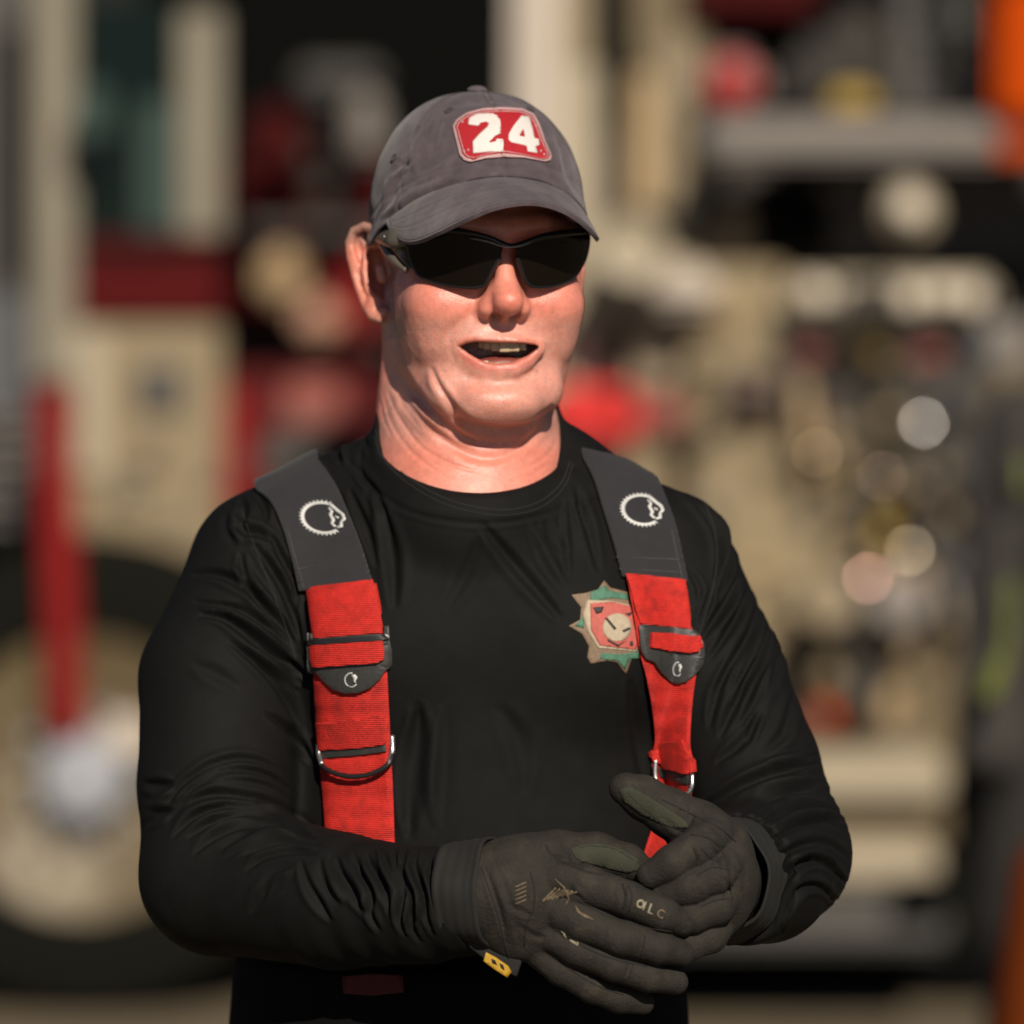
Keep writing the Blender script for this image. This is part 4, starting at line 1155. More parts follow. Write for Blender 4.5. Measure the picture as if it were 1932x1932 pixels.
# zoom 5 frame: px = (1200+x*1100/1932)/1.5528
S5 = lambda L: [((1200+x*0.56936)/1.5528, (2200+y*0.56936)/1.5528) for x, y in L]
YO = 42
def C5(L, D): return [W(*q, d+YO) for q, d in zip(S5(L), D)]
def gloveA(p):
    d = chain(p, C5([(300, 740), (420, 730), (560, 720)], [-186, -190, -196]), [33, 34, 33], 6)      # wrist to hand
    d = smin(d, ell(p, C5([(600, 760)], [-198])[0], (45, 22, 46), R=rotm('Y', 16)), 10)
    d = smin(d, chain(p, C5([(520, 600), (700, 560), (790, 545)], [-196, -196, -190]), [20, 19, 15]), 10)
    F = [  # index, middle, ring, little
        ([(690, 640), (900, 690), (1130, 765), (1300, 840), (1400, 885)], [-206, -214, -222, -216, -208], [14.5, 14.5, 13.0, 12.4, 9.8]),
        ([(700, 800), (880, 880), (1100, 965), (1280, 1010), (1400, 1040)], [-206, -216, -222, -214, -204], [14.0, 14.0, 12.8, 12.0, 9.6]),
        ([(680, 920), (850, 1010), (1050, 1100), (1230, 1160), (1370, 1190)], [-202, -210, -214, -206, -196], [13.4, 13.2, 12.0, 11.4, 9.2]),
        ([(640, 1010), (780, 1120), (940, 1220), (1080, 1275), (1200, 1298)], [-194, -200, -202, -195, -186], [12.6, 12.0, 11.0, 10.4, 8.4])]
    for L, D, R in F:
        d = smin(d, chain(p, C5(L, D), R, 3), 1.8)
    # thumb lies behind the index finger
    d = smin(d, chain(p, C5([(560, 600), (760, 540), (960, 530), (1120, 575), (1190, 610)], [-186, -184, -182, -180, -178]), [20, 18, 15.5, 13.0, 10.5], 5), 7)
    # knuckle pads
    for x, y, D in ((800, 655, -218), (810, 820, -220), (800, 965, -214), (745, 1085, -204)):
        d = smin(d, ell(p, C5([(x, y)], [D])[0], (10, 4, 8)), 6)
    return d
def gloveB(p):
    d = chain(p, C5([(1600, 670), (1560, 660), (1540, 650)], [-110, -140, -168]), [38, 35, 32], 6)
    d = smin(d, ell(p, C5([(1560, 640)], [-168])[0], (32, 30, 46), R=rotm('Y', -8)), 10)
    F = [
        ([(1560, 420), (1480, 500), (1350, 580), (1240, 640)], [-182, -200, -206, -204], [15.5, 15.0, 13.2, 10.4]),
        ([(1640, 560), (1560, 640), (1440, 700), (1300, 760)], [-180, -200, -206, -200], [15.0, 14.6, 13.2, 11.5]),
        ([(1640, 720), (1570, 800), (1450, 850), (1320, 890)], [-176, -196, -202, -196], [14.2, 14.0, 12.6, 11]),
        ([(1600, 860), (1540, 950), (1430, 1000), (1320, 1020)], [-170, -188, -194, -188], [13.6, 13.4, 12.0, 10.5])]
    for L, D, R in F:
        d = smin(d, chain(p, C5(L, D), R, 3), 1.8)
    d = smin(d, chain(p, C5([(1600, 500), (1480, 400), (1340, 320), (1200, 240), (1110, 195)], [-166, -168, -172, -176, -178]), [22, 20.5, 17.5, 15.5, 12.0], 5), 8)
    return d
lo_a = C5([(180, 420)], [-150])[0]
def mkglove(f, x0, x1, y0, y1, label, folds, name='work_glove'):
    a = W(*S5([(x0, y0)])[0], -160); b = W(*S5([(x1, y1)])[0], -160)
    V, Q, N = surf(f, (a[0], -225, b[2]), (b[0], -40, a[2]), 1.25, margin=3)
    U = to_px(V); fr = N[:, 1] < 0.3; dd = 0.30*snoise(V, 0.07, 71, 3)+0.22*snoise(V, 0.22, 72, 2)
    for L, w, dp in folds: crease(dd, U, fr, S5(L), w, dp, 0.5)
    V = V+N*dd[:, None]
    o = fast_obj(name, V, Q, M_GLOVE, person); o['label'] = label
    return o, bvh_of(V, Q)
gA, bA = mkglove(gloveA, 170, 1520, 380, 1400, 'dark grey work glove on the right hand, nearer the camera', [
    ([(700, 470), (720, 520), (800, 570), (920, 615), (1010, 630)], 5, -1.4), ([(830, 690), (840, 730), (900, 770)], 5, -1.2),
    ([(1090, 690), (1100, 740), (1090, 800)], 5, -1.0), ([(1120, 700), (1130, 750), (1120, 810)], 5, 0.8),
    ([(380, 590), (420, 700), (470, 860), (500, 1000)], 5, -1.6), ([(420, 590), (470, 720), (520, 880), (540, 1010)], 6, 1.0),
    ([(1010, 900), (1000, 950), (980, 1000)], 5, -0.8), ([(960, 1050), (940, 1100), (920, 1140)], 5, -0.8),
    ([(500, 780), (560, 820), (640, 850)], 6, -0.8), ([(560, 900), (640, 950), (700, 960)], 6, -0.9),
    ([(1180, 960), (1190, 1010), (1180, 1040)], 5, -0.7), ([(1290, 800), (1310, 850), (1300, 900)], 4, -0.8),
    ([(820, 520), (850, 570), (900, 600)], 6, -1.0), ([(1130, 1090), (1120, 1140), (1110, 1170)], 4, -0.7)])
gB, bB = mkglove(gloveB, 1000, 1900, 80, 1180, 'dark grey work glove on the left hand with its thumb raised', [
    ([(1440, 280), (1450, 340), (1430, 400)], 5, -1.0), ([(1380, 250), (1400, 300), (1380, 370)], 5, -0.9),
    ([(1540, 380), (1600, 420), (1640, 480)], 6, -1.1), ([(1480, 440), (1560, 440), (1620, 500)], 5, 0.9),
    ([(1560, 500), (1600, 560), (1610, 620)], 5, -1.2), ([(1600, 640), (1640, 700), (1620, 760)], 5, -1.0),
    ([(1460, 500), (1480, 560), (1470, 600)], 4, -0.9), ([(1650, 500), (1690, 600), (1700, 720)], 7, 1.0),
    ([(1480, 700), (1500, 740), (1490, 790)], 4, -0.8), ([(1560, 560), (1640, 590), (1700, 640)], 5, -0.8),
    ([(1300, 330), (1370, 400), (1440, 410)], 5, -1.0)])
# cuffs
def ring_cuff(name, a, b, r0, r1, parent, m, label=None):
    a = np.array(a); b = np.array(b); t = (b-a)/np.linalg.norm(b-a); L = np.linalg.norm(b-a)
    s = np.cross(t, [0, 0, 1.0]); s /= np.linalg.norm(s); u = np.cross(s, t)
    V = []; n = 48; k = 26
    for i in range(k):
        f = i/(k-1); r = r0+(r1-r0)*f+0.8*math.exp(-((f-0.08)/0.05)**2)+1.3*math.exp(-((f-0.93)/0.05)**2)+0.2*math.sin(f*26)
        for j in range(n):
            an = 2*math.pi*j/n; rr = r*(1+0.03*math.sin(3*an+f*4)+0.02*math.sin(7*an))
            V.append(a+t*L*f+s*math.cos(an)*rr+u*math.sin(an)*rr*1.08)
    F = grid_faces(k, n, True)
    Vv = np.array(V); Nn = normals_of(Vv, F); c = (a+b)/2
    if ((Vv-c)*Nn).sum(1).mean() < 0: F = F[:, ::-1]
    o = mesh_obj(name, Vv, F, m, parent, label=label); solid(o, 2.0, -1.0)
    return o
cA = ring_cuff('cuff', W(*S5([(210, 740)])[0], -136), W(*S5([(440, 735)])[0], -149), 36, 37.5, gA, M_CUFF)
cB = ring_cuff('cuff', W(1382, 1658, -76), W(1352, 1655, -108), 43, 40, gB, M_CUFF)
pa = lambda x, y: hit(bA, x, y, -160)
P5 = lambda name, L, m, off=0.15, th=0.35: decal(name, [S5(L)], m, pa, off, th, gA, 8)
for i in range(6):
    x = 690+i*22
    P5('print_stripe', [(x-10, 770-i*6), (x+60, 700+i*4), (x+66, 708+i*4), (x-4, 782-i*6)], M_PRINTD)
for i in range(5):
    y = 690+i*22
    P5('print_stripe', [(540, y+8), (600, y-18), (602, y-11), (542, y+15)], M_PRINTD)
P5('print_stripe', [(740, 650), (800, 700), (825, 760), (800, 800), (815, 760), (790, 710)], M_PRINTD)
P5('print_mark', [(780, 925), (800, 940), (812, 965), (790, 955)], M_PRINT); P5('print_mark', [(820, 968), (870, 985), (866, 1004), (830, 985)], M_PRINT)
P5('print_mark', [(850, 790), (880, 830), (930, 855), (950, 872), (900, 858), (860, 830)], M_PRINTD)
# letters on the index finger
def letters(place, parent):
    # baseline direction along the finger
    ox, oy = 1165, 775; ux, uy = 0.90, 0.43; vx, vy = -0.40, 0.92
    T = lambda L: S5([(ox+x*ux+y*vx, oy+x*uy+y*vy) for x, y in L])
    rr = [(26+22*math.cos(a), 2+24*math.sin(a)) for a in np.linspace(0, 6.283, 17)[:-1]]
    ri = [(26+11*math.cos(a), 2+12*math.sin(a)) for a in np.linspace(0, 6.283, 17)[:-1]]
    decal('letter_a', [T(rr), T(ri)], M_PRINT, place, 0.15, 0.35, parent, 8)
    decal('letter_a_stem', [T([(42, -22), (52, -22), (54, 26), (44, 26)])], M_PRINT, place, 0.2, 0.35, parent, 8)
    decal('letter_l', [T([(72, -24), (82, -24), (84, 18), (104, 18), (104, 27), (74, 27)])], M_PRINT, place, 0.15, 0.35, parent, 8)
    co = [(146+24*math.cos(a), 2+24*math.sin(a)) for a in np.linspace(0.7, 5.6, 14)]
    ci = [(146+14*math.cos(a), 2+14*math.sin(a)) for a in np.linspace(0.7, 5.6, 14)]
    decal('letter_c', [T(co+ci[::-1])], M_PRINTD, place, 0.15, 0.35, parent, 8)
letters(pa, gA)
seamA = lambda L, m=None, r=0.55: seam('seam', S5(L), m or M_CUFF, pa, r, gA, 26, 0.1)
for L in ([(370, 600), (400, 690), (450, 840), (490, 1000), (530, 1110)], [(700, 480), (730, 530), (830, 590), (960, 632), (1110, 650)],
          [(1095, 682), (1112, 740), (1100, 812)], [(1125, 690), (1142, 750), (1130, 822)], [(870, 500), (940, 490), (1050, 505), (1150, 560)],
          [(620, 620), (640, 700), (640, 800), (600, 900), (590, 1000)], [(820, 720), (900, 790), (1050, 860), (1200, 905), (1350, 930)],
          [(780, 930), (900, 1010), (1050, 1070), (1220, 1110)], [(740, 1060), (850, 1140), (980, 1215), (1100, 1255)], [(1210, 950), (1205, 1000), (1190, 1050)], [(1150, 1080), (1145, 1120), (1130, 1165)]):
    seamA(L)
pb = lambda x, y: hit(bB, x, y, -150)
for L in ([(1120, 215), (1200, 290), (1320, 380), (1440, 420)], [(1300, 250), (1400, 300), (1500, 350), (1600, 400), (1680, 470)], [(1450, 430), (1540, 450), (1610, 520), (1640, 640), (1660, 760)],
          [(1500, 500), (1560, 560), (1610, 570)], [(1480, 640), (1560, 600), (1640, 610)], [(1500, 800), (1570, 770), (1640, 760)], [(1460, 500), (1480, 540), (1475, 590)]):
    seam('seam', S5(L), M_CUFF, pb, 0.55, gB, 24, 0.1)
M_OLIVE = mat('olive_suede_patch', (0.030, 0.032, 0.018), rough=0.9, vary=0.3, vscale=90, bump=0.0008, bscale=500)
decal('thumb_patch', [S5([(830, 505), (900, 480), (1000, 478), (1100, 510), (1180, 560), (1190, 610), (1120, 630), (1000, 600), (900, 575), (850, 550)])], M_OLIVE, pa, 0.1, 0.4, gA, 9)
decal('thumb_patch', [S5([(1080, 200), (1130, 180), (1220, 230), (1330, 300), (1420, 360), (1440, 395), (1380, 400), (1280, 370), (1180, 320), (1100, 260)])], M_OLIVE, pb, 0.1, 0.4, gB, 9)
decal('wrist_strap', [[(868, 1752), (905, 1742), (948, 1775), (985, 1812), (975, 1842), (925, 1818), (885, 1785)]], M_CUFF, lambda x, y: (Vector(W(x, y, -156)), Vector((0, -1, 0))), 0, 6.0, gA, 20, bev=1.5)
tagq = S5([(392, 1035), (440, 1060), (505, 1105), (522, 1135), (500, 1165), (430, 1120), (378, 1080)])
def tag_place(x, y): return Vector(W(x, y, -166+(x-930)*0.1)), Vector((0, -1, 0))
decal('wrist_tab', [tagq], M_YEL, tag_place, 0, 1.4, gA, 10, label='yellow wrist tab')
decal('wrist_tab_mark', [S5([(420, 1068), (440, 1075), (450, 1100), (425, 1090)])], M_CUFF, tag_place, 1.6, 0.3, gA, 10)
decal('wrist_tab_mark', [S5([(462, 1090), (482, 1100), (488, 1128), (470, 1115)])], M_CUFF, tag_place, 1.6, 0.3, gA, 10)

# ------------------------------------------------------------ trousers, boots (mostly below the frame)
M_PANT = mat('black_turnout_cloth', (0.004, 0.004, 0.004), rough=0.9, spec=0.1, vary=0.25, vscale=30, bump=0.0005, bscale=700)
def pants(p):
    d = ell(p, (-40, 105, 1060), (178, 158, 300))
    for s in (-1, 1):
        d = smin(d, chain(p, [(-40+s*80, 100, 960), (-40+s*95, 96, 560), (-40+s*105, 105, 110)], [108, 88, 84]), 14)
    d = smax(d, p[:, 2]-1129, 6)
    return d
sd_mesh('trousers', pants, (-340, -80, 10), (260, 270, 1150), 7, M_PANT, person, label='black turnout trousers', nseed=4, namp=3.0, nscale=0.025)
for s in (-1, 1):
    bx_ = -40+s*105
    sd_mesh('boot', lambda p: smax(smin(chain(p, [(bx_, 112, 150), (bx_, 112, 60)], [56, 52]), chain(p, [(bx_, 120, 44), (bx_+s*14, -40, 36)], [50, 42]), 16), 4-p[:, 2], 4), (bx_-80, -110, 0), (bx_+80, 200, 220), 5, M_RUB, person)
M_DKRED = mat('dark_red_webbing', (0.06, 0.003, 0.003), rough=0.8)
decal('waist_strap', [[(645, 1842), (700, 1836), (760, 1840), (762, 1872), (700, 1878), (648, 1874)]], M_DKRED, lambda x, y: (Vector(W(x, y, -52)), Vector((0, -1, 0))), 0, 2.0, person, 20)
# ============================================================ THE PLACE BEHIND HIM
def box(bm, c, s, rot=None, bev=0.0):
    r = bmesh.ops.create_cube(bm, size=1.0)
    M = Matrix.Translation(Vector(c)) @ (rot.to_4x4() if rot else Matrix.Identity(4)) @ Matrix.Diagonal((*s, 1))
    bmesh.ops.transform(bm, matrix=M, verts=r['verts'])
    if bev:
        E = {e for v in r['verts'] for e in v.link_edges}
        bmesh.ops.bevel(bm, geom=list(E), offset=bev, segments=2, affect='EDGES')
def cyl(bm, a, b, r0, r1=None, seg=24):
    a = Vector(a); b = Vector(b); r1 = r0 if r1 is None else r1
    d = b-a; q = d.to_track_quat('Z', 'Y')
    M = Matrix.Translation((a+b)/2) @ q.to_matrix().to_4x4()
    bmesh.ops.create_cone(bm, cap_ends=True, segments=seg, radius1=r0, radius2=r1, depth=d.length, matrix=M)
def lathe(bm, c, axis, prof, seg=40, caps=True):
    """prof: (distance along axis, radius)"""
    c = Vector(c); ax = Vector(axis).normalized(); s = ax.cross(Vector((0, 0, 1))); s = s.normalized() if s.length > 1e-3 else Vector((1, 0, 0)); u = s.cross(ax)
    rows = []
    for h, r in prof:
        rows.append([bm.verts.new(c+ax*h+(s*math.cos(2*math.pi*j/seg)+u*math.sin(2*math.pi*j/seg))*r) for j in range(seg)])
    for i in range(len(rows)-1):
        for j in range(seg):
            bm.faces.new((rows[i][j], rows[i][(j+1) % seg], rows[i+1][(j+1) % seg], rows[i+1][j]))
    if caps: bm.faces.new(rows[0][::-1]); bm.faces.new(rows[-1])
def part(name, bm, m, parent=None, smooth=False, label=None):
    bmesh.ops.recalc_face_normals(bm, faces=bm.faces[:])
    off = Vector((0, 0, 0)); q = parent
    while q is not None: off += q.location; q = q.parent
    bmesh.ops.translate(bm, verts=bm.verts[:], vec=-off)
    me = bpy.data.meshes.new(name); bm.to_mesh(me); bm.free()
    if smooth:
        me.polygons.foreach_set('use_smooth', [True]*len(me.polygons))
        try: me.set_sharp_from_angle(angle=math.radians(35))
        except Exception: pass
    me.materials.append(m)
    o = bpy.data.objects.new(name, me); COL.objects.link(o)
    if parent is not None: o.parent = parent
    if label: o['label'] = label
    return o
def B(name, c, s, m, parent=None, rot=None, bev=0.008, label=None):
    bm = bmesh.new(); box(bm, c, s, rot, bev); return part(name, bm, m, parent, label=label)
def CY(name, a, b, r, m, parent=None, seg=24, r1=None, label=None):
    bm = bmesh.new(); cyl(bm, a, b, r, r1, seg); return part(name, bm, m, parent, True, label=label)
def WP(px, py, d):
    """metres; d = distance behind the chest plane in metres"""
    return Vector(W(px, py, d*1000))/1000
def rect(px0, py0, px1, py1, d, th=0.05):
    """box (centre, size) whose front face covers that part of the view, at distance d"""
    a = WP(px0, py0, d); b = WP(px1, py1, d)
    return ((a.x+b.x)/2, d+th/2, (a.z+b.z)/2), (abs(b.x-a.x), th, abs(a.z-b.z))
def RB(name, px0, py0, px1, py1, d, th, m, parent=None, bev=0.008, label=None):
    c, s = rect(px0, py0, px1, py1, d, th); return B(name, c, s, m, parent, None, min(bev, min(s)*0.3), label)
def tagged(o, label, cat, group=None):
    o['label'] = label; o['category'] = cat
    if group: o['group'] = group
    return o

M_GROUND = mat('pale_concrete', (0.15, 0.115, 0.070), rough=0.9, vary=0.25, vscale=1.2, bump=0.003, bscale=60, dirt=((0.10, 0.08, 0.055), 0.7, 0.55))
M_CREAM = mat('cream_paint', (0.262, 0.202, 0.118), rough=0.35, vary=0.06, vscale=3, coat=0.5)
M_REDD = mat('faded_red_paint', (0.30, 0.085, 0.065), rough=0.5)
M_PILL = mat('dull_pale_paint', (0.205, 0.180, 0.130), rough=0.6, vary=0.12, vscale=5)
M_REDK = mat('dark_red_paint', (0.085, 0.004, 0.004), rough=0.6, spec=0.2)
M_REDM = mat('dull_red_lens', (0.30, 0.014, 0.012), rough=0.5)
M_PALE = mat('white_paint', (0.50, 0.43, 0.36), rough=0.4, coat=0.3)
M_TAN = mat('tan_panel', (0.25, 0.190, 0.105), rough=0.5, vary=0.15, vscale=5)
M_CREAML = mat('pale_paint', (0.37, 0.31, 0.215), rough=0.55, vary=0.06, vscale=3)
M_RED = mat('red_paint', (0.21, 0.004, 0.004), rough=0.55, vary=0.1, vscale=4, spec=0.2)
M_REDB = mat('bright_red_paint', (0.62, 0.016, 0.012), rough=0.4, coat=0.4)
M_MAROON = mat('maroon_stripe', (0.045, 0.003, 0.003), rough=0.8, spec=0.12, vary=0.2, vscale=3)
M_DARK = mat('black_and_shade', (0.002, 0.0022, 0.002), rough=0.9, spec=0.08)  # near-black; the shade of bays, recesses and slots is put into this colour
M_GLASS = mat('tinted_glass', (0.004, 0.009, 0.007), rough=0.15, spec=0.2)
M_GREEN = mat('green_tinted_edge', (0.010, 0.036, 0.028), rough=0.5)
M_TYRE = mat('tyre_rubber', (0.007, 0.007, 0.005), rough=0.95, spec=0.1, bump=0.002, bscale=40)
M_RIM = mat('brushed_aluminium_wheel', (0.145, 0.110, 0.058), rough=0.5, vary=0.45, vscale=7)
M_HUB = mat('grey_hub', (0.34, 0.35, 0.38), rough=0.4, metal=0.1)
M_ARCH = mat('rust_brown_arch', (0.13, 0.050, 0.030), rough=0.6, vary=0.2, vscale=6)
M_CHROME = mat('chrome', (0.80, 0.74, 0.66), rough=0.10, metal=1.0)
M_ALU = mat('diamond_plate_aluminium', (0.20, 0.175, 0.155), rough=0.5, metal=0.15, vary=0.15, vscale=8)
M_PANEL = mat('brown_pump_panel', (0.135, 0.100, 0.052), rough=0.5, metal=0.2, vary=0.25, vscale=5)
M_PANELD = mat('dark_brown_panel', (0.035, 0.026, 0.018), rough=0.6, vary=0.3, vscale=4)
M_WHITE = mat('white_dial', (0.70, 0.62, 0.50), rough=0.4)
M_YELLOW = mat('yellow_paint', (0.36, 0.23, 0.02), rough=0.5)
M_LIME = mat('lime_reflective', (0.13, 0.15, 0.025), rough=0.6)
M_ORANGE = mat('orange_vinyl', (0.46, 0.055, 0.002), rough=0.95, spec=0.08)
M_TANR = mat('tan_roof', (0.40, 0.28, 0.145), rough=0.6)
M_ORANGED = mat('dusty_orange_plastic', (0.11, 0.022, 0.004), rough=0.95, spec=0.05, vary=0.2, vscale=8)
M_GREYC = mat('grey_turnout_cloth', (0.034, 0.030, 0.026), rough=0.9, vary=0.25, vscale=12, bump=0.002, bscale=60)
M_GREYP = mat('grey_paint', (0.060, 0.056, 0.050), rough=0.6, vary=0.15, vscale=4)
M_BLUEG = mat('blue_grey_paint', (0.075, 0.078, 0.085), rough=0.6, vary=0.15, vscale=4)
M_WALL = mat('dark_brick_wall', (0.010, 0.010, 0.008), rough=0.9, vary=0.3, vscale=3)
M_SKIN2 = mat('skin_far', (0.50, 0.27, 0.18), rough=0.6)
M_HOSE = mat('yellow_hose', (0.45, 0.36, 0.10), rough=0.8, vary=0.2, vscale=20)
M_BAY = mat('bay_floor_paint', (0.06, 0.06, 0.055), rough=0.7)

# ground
bm = bmesh.new()
bmesh.ops.create_grid(bm, x_segments=40, y_segments=40, size=140)
g = part('ground', bm, M_GROUND); g['kind'] = 'structure'
# fire station behind, in shade
D0 = 12.6
st = tagged(new_empty('fire_station', (0, D0, 0)), 'dark fire station with open bays behind the engines', 'building')
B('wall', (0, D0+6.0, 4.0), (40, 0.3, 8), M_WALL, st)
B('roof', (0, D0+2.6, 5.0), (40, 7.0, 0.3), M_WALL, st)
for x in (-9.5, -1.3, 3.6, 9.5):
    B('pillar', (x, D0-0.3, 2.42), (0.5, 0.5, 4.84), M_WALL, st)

# ---------- engine on the left: cab side seen square on, distance 8.8
d = 8.8
eng = tagged(new_empty('fire_engine', (WP(300, 486, d).x, d+0.3, 0)), 'cream fire engine with maroon band and big wheel at the left edge', 'fire engine')
# cab body in slabs round the door and window
RB('cab_side', -420, 1240, 560, 1420, d+0.02, 0.08, M_CREAM, eng)
RB('front_pillar', 62, -330, 140, 720, d, 0.10, M_PILL, eng)
RB('rear_pillar', 338, 20, 418, 445, d, 0.10, M_PILL, eng)
RB('cab_roof', -420, -420, 470, -340, d, 1.6, M_CREAM, eng)
RB('door_window', 140, 0, 338, 440, d+0.05, 0.02, M_GLASS, eng)
RB('window_edge', 262, 190, 336, 440, d+0.035, 0.012, M_GREEN, eng)
RB('mirror_head', 140, 160, 205, 262, d-0.16, 0.08, M_GREEN, eng)
RB('belt_band', 140, 445, 418, 608, d+0.01, 0.06, M_MAROON, eng)
RB('belt_stripe', 145, 545, 418, 560, d, 0.008, M_RED, eng)
RB('door_lower', 140, 612, 418, 1000, d+0.02, 0.06, M_CREAM, eng)
RB('door_edge', 140, 620, 200, 900, d, 0.03, M_CREAML, eng)
RB('door_vent', 258, 690, 345, 780, d, 0.03, M_GREYP, eng)
RB('door_handle', 215, 905, 275, 935, d-0.03, 0.03, M_CHROME, eng)
RB('door_lower', 140, 1000, 560, 1240, d+0.02, 0.06, M_CREAM, eng)
RB('wheel_arch', 200, 1160, 345, 1345, d-0.03, 0.09, M_ARCH, eng)
RB('fender_lamp', 195, 1350, 290, 1440, d-0.32, 0.06, M_PALE, eng, 0.03)
RB('front_panel', -420, 560, 62, 1010, d+0.1, 0.1, M_BLUEG, eng)
RB('front_glass', -420, -300, 62, 560, d+0.1, 0.04, M_GREYP, eng)
RB('front_frame', 8, 50, 44, 520, d+0.05, 0.04, M_DARK, eng)
RB('front_grille', -420, 760, 62, 1010, d+0.06, 0.04, M_GREYP, eng)
for i in range(6): RB('grille_slat', -420, 780+i*40, 60, 792+i*40, d+0.02, 0.03, M_ALU, eng)
RB('shadowed_recess', -420, 1010, 66, 1300, d+0.3, 0.1, M_DARK, eng)  # black sheet; the shade of the recess is in its colour
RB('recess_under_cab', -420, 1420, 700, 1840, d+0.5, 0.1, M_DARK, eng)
RB('side_step', 420, 1420, 700, 1560, d+0.02, 0.3, M_CREAM, eng)
def wheel(name, px, py, R, d, parent):
    c = WP(px, py, d)
    c.z = R+0.004
    w = new_empty(name, tuple(c-parent.location), parent=parent)
    def pl(nm, prof, m):
        bm = bmesh.new(); lathe(bm, c, (0, 1, 0), prof, 48, nm != 'tyre'); return part(nm, bm, m, w, True)
    r = R*0.60
    pl('tyre', [(0.30, r*0.96), (0.28, R*0.97), (0.22, R), (0.02, R), (-0.03, R*0.96), (-0.055, R*0.80), (-0.04, r*1.03), (0.0, r*0.98)], M_TYRE)
    pl('rim', [(0.03, 0.02), (0.02, r*0.55), (-0.01, r*0.80), (-0.03, r*0.92), (-0.045, r), (0.0, r*1.0), (0.12, r*0.9), (0.2, 0.05)], M_RIM)
    pl('hub', [(0.10, 0.10), (-0.02, 0.11), (-0.09, 0.085), (-0.10, 0.02)], M_HUB)
    for k in range(10):
        a = 2*math.pi*k/10; q = c+Vector((math.cos(a)*r*0.46, -0.0, math.sin(a)*r*0.46))
        bm = bmesh.new(); cyl(bm, q+Vector((0, 0.1, 0)), q+Vector((0, -0.02, 0)), 0.014, None, 6); part('lug_nut', bm, M_HUB, w)
    for k in range(8):
        a = 2*math.pi*(k+0.5)/8; q = c+Vector((math.cos(a)*r*0.70, 0.000, math.sin(a)*r*0.70))
        bm = bmesh.new(); cyl(bm, q+Vector((0, 0.02, 0)), q+Vector((0, -0.03, 0)), 0.022, None, 12); part('hand_hole', bm, M_PANEL, w)
    return w
wheel('wheel', 160, 1530, 0.52, d-0.22, eng)
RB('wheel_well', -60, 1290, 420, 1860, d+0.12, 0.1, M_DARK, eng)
# red grab rail beside the cab door
pole_t = WP(100, 728, 8.5); pole_b = WP(130, 1390, 8.5)
bm = bmesh.new(); t = (pole_t-pole_b)
box(bm, (pole_t+pole_b)/2, (0.085, 0.07, t.length), t.to_track_quat('Z', 'Y').to_matrix(), 0.01); part('red_guard_rail', bm, M_RED, eng)
for q in (pole_t, pole_b):
    e_ = 0.06 if q is pole_t else -0.06
    CY('rail_bracket', (q.x, 8.5, q.z-e_), (q.x+0.02, 8.85, q.z-e_), 0.02, M_ALU, eng, 12)

# ---------- engine in the gap behind (deep red), with gear
d2 = 11.0
e2 = tagged(new_empty('fire_engine', (WP(650, 486, d2).x, d2+0.5, 0)), 'dark red fire engine in the shade between the two cream ones', 'fire engine')
RB('cab_back', 430, 300, 960, 640, d2+0.35, 0.2, M_MAROON, e2)
RB('bay_shade', 400, -400, 1000, 330, d2+0.6, 0.2, M_DARK, e2)  # black sheet standing in for the shade of the gap
RB('compartment_door', 400, 700, 720, 960, d2, 0.3, M_REDK, e2)
RB('locker_frame', 520, 800, 720, 830, d2-0.05, 0.04, M_GREYP, e2)
RB('lower_body', 360, 960, 800, 1120, d2+0.05, 0.3, M_CREAM, e2)
RB('lower_skirt', 360, 1120, 800, 1700, d2+0.1, 0.3, M_MAROON, e2)
RB('red_corner', 395, 740, 470, 985, d2-0.08, 0.2, M_RED, e2)
RB('tailboard_light', 540, 720, 640, 800, d2-0.04, 0.06, M_REDD, e2)
RB('dark_locker', 480, 840, 590, 900, d2-0.03, 0.05, M_GREYP, e2)
for (x0, y0, x1, y1, m, nm) in [(560, 120, 720, 165, M_GREYP, 'rack_rail'), (660, 170, 720, 300, M_ALU, 'air_bottle'), (470, 200, 570, 330, M_MAROON, 'helmet_shelf'),
                          (490, 470, 570, 570, M_TANR, 'valve_body'), (560, 560, 640, 640, M_SKIN2, 'valve_cap'), (640, 500, 700, 640, M_RED, 'side_panel'), (460, 420, 740, 445, M_GREYP, 'rack_rail')]:
    RB(nm, x0, y0, x1, y1, d2-0.1, 0.15, m, e2, bev=0.03)
for sx in (430, 760):
    c = WP(sx, 1560, d2); bm = bmesh.new(); lathe(bm, (c.x, d2+0.3, 0.5), (0, 1, 0), [(0.2, 0.3), (0.2, 0.5), (-0.08, 0.5), (-0.1, 0.3)], 32); part('tyre', bm, M_TYRE, e2, True)

# ---------- engine on the right: pump panel seen square on, distance 8.6
d3 = 8.6
e3 = tagged(new_empty('fire_engine', (WP(1500, 486, d3).x, d3+0.6, 0)), 'cream fire engine with a brown pump panel full of gauges at right', 'fire engine')
def RR(nm, x0, y0, x1, y1, dd, th, m, bev=0.008): return RB(nm, x0, y0, x1, y1, d3+dd, th, m, e3, bev)
RR('cab_corner', 962, -400, 1058, 520, 0.0, 0.25, M_PALE, 0.05)
RR('cab_back_wall', 1058, 120, 1130, 980, 0.02, 0.25, M_CREAML)
RR('cab_side', 900, 520, 1260, 1500, 0.06, 0.25, M_CREAM)
RR('exhaust_stack_slot', 1136, -400, 1192, 205, -0.02, 0.1, M_DARK, 0.03)
RR('gap_slot', 1134, 205, 1180, 420, 0.10, 0.1, M_PANELD)
RR('tan_post', 1190, 130, 1232, 400, 0.0, 0.12, M_TANR, 0.03)
RR('cream_post', 1232, 60, 1320, 420, 0.05, 0.12, M_CREAM, 0.03)
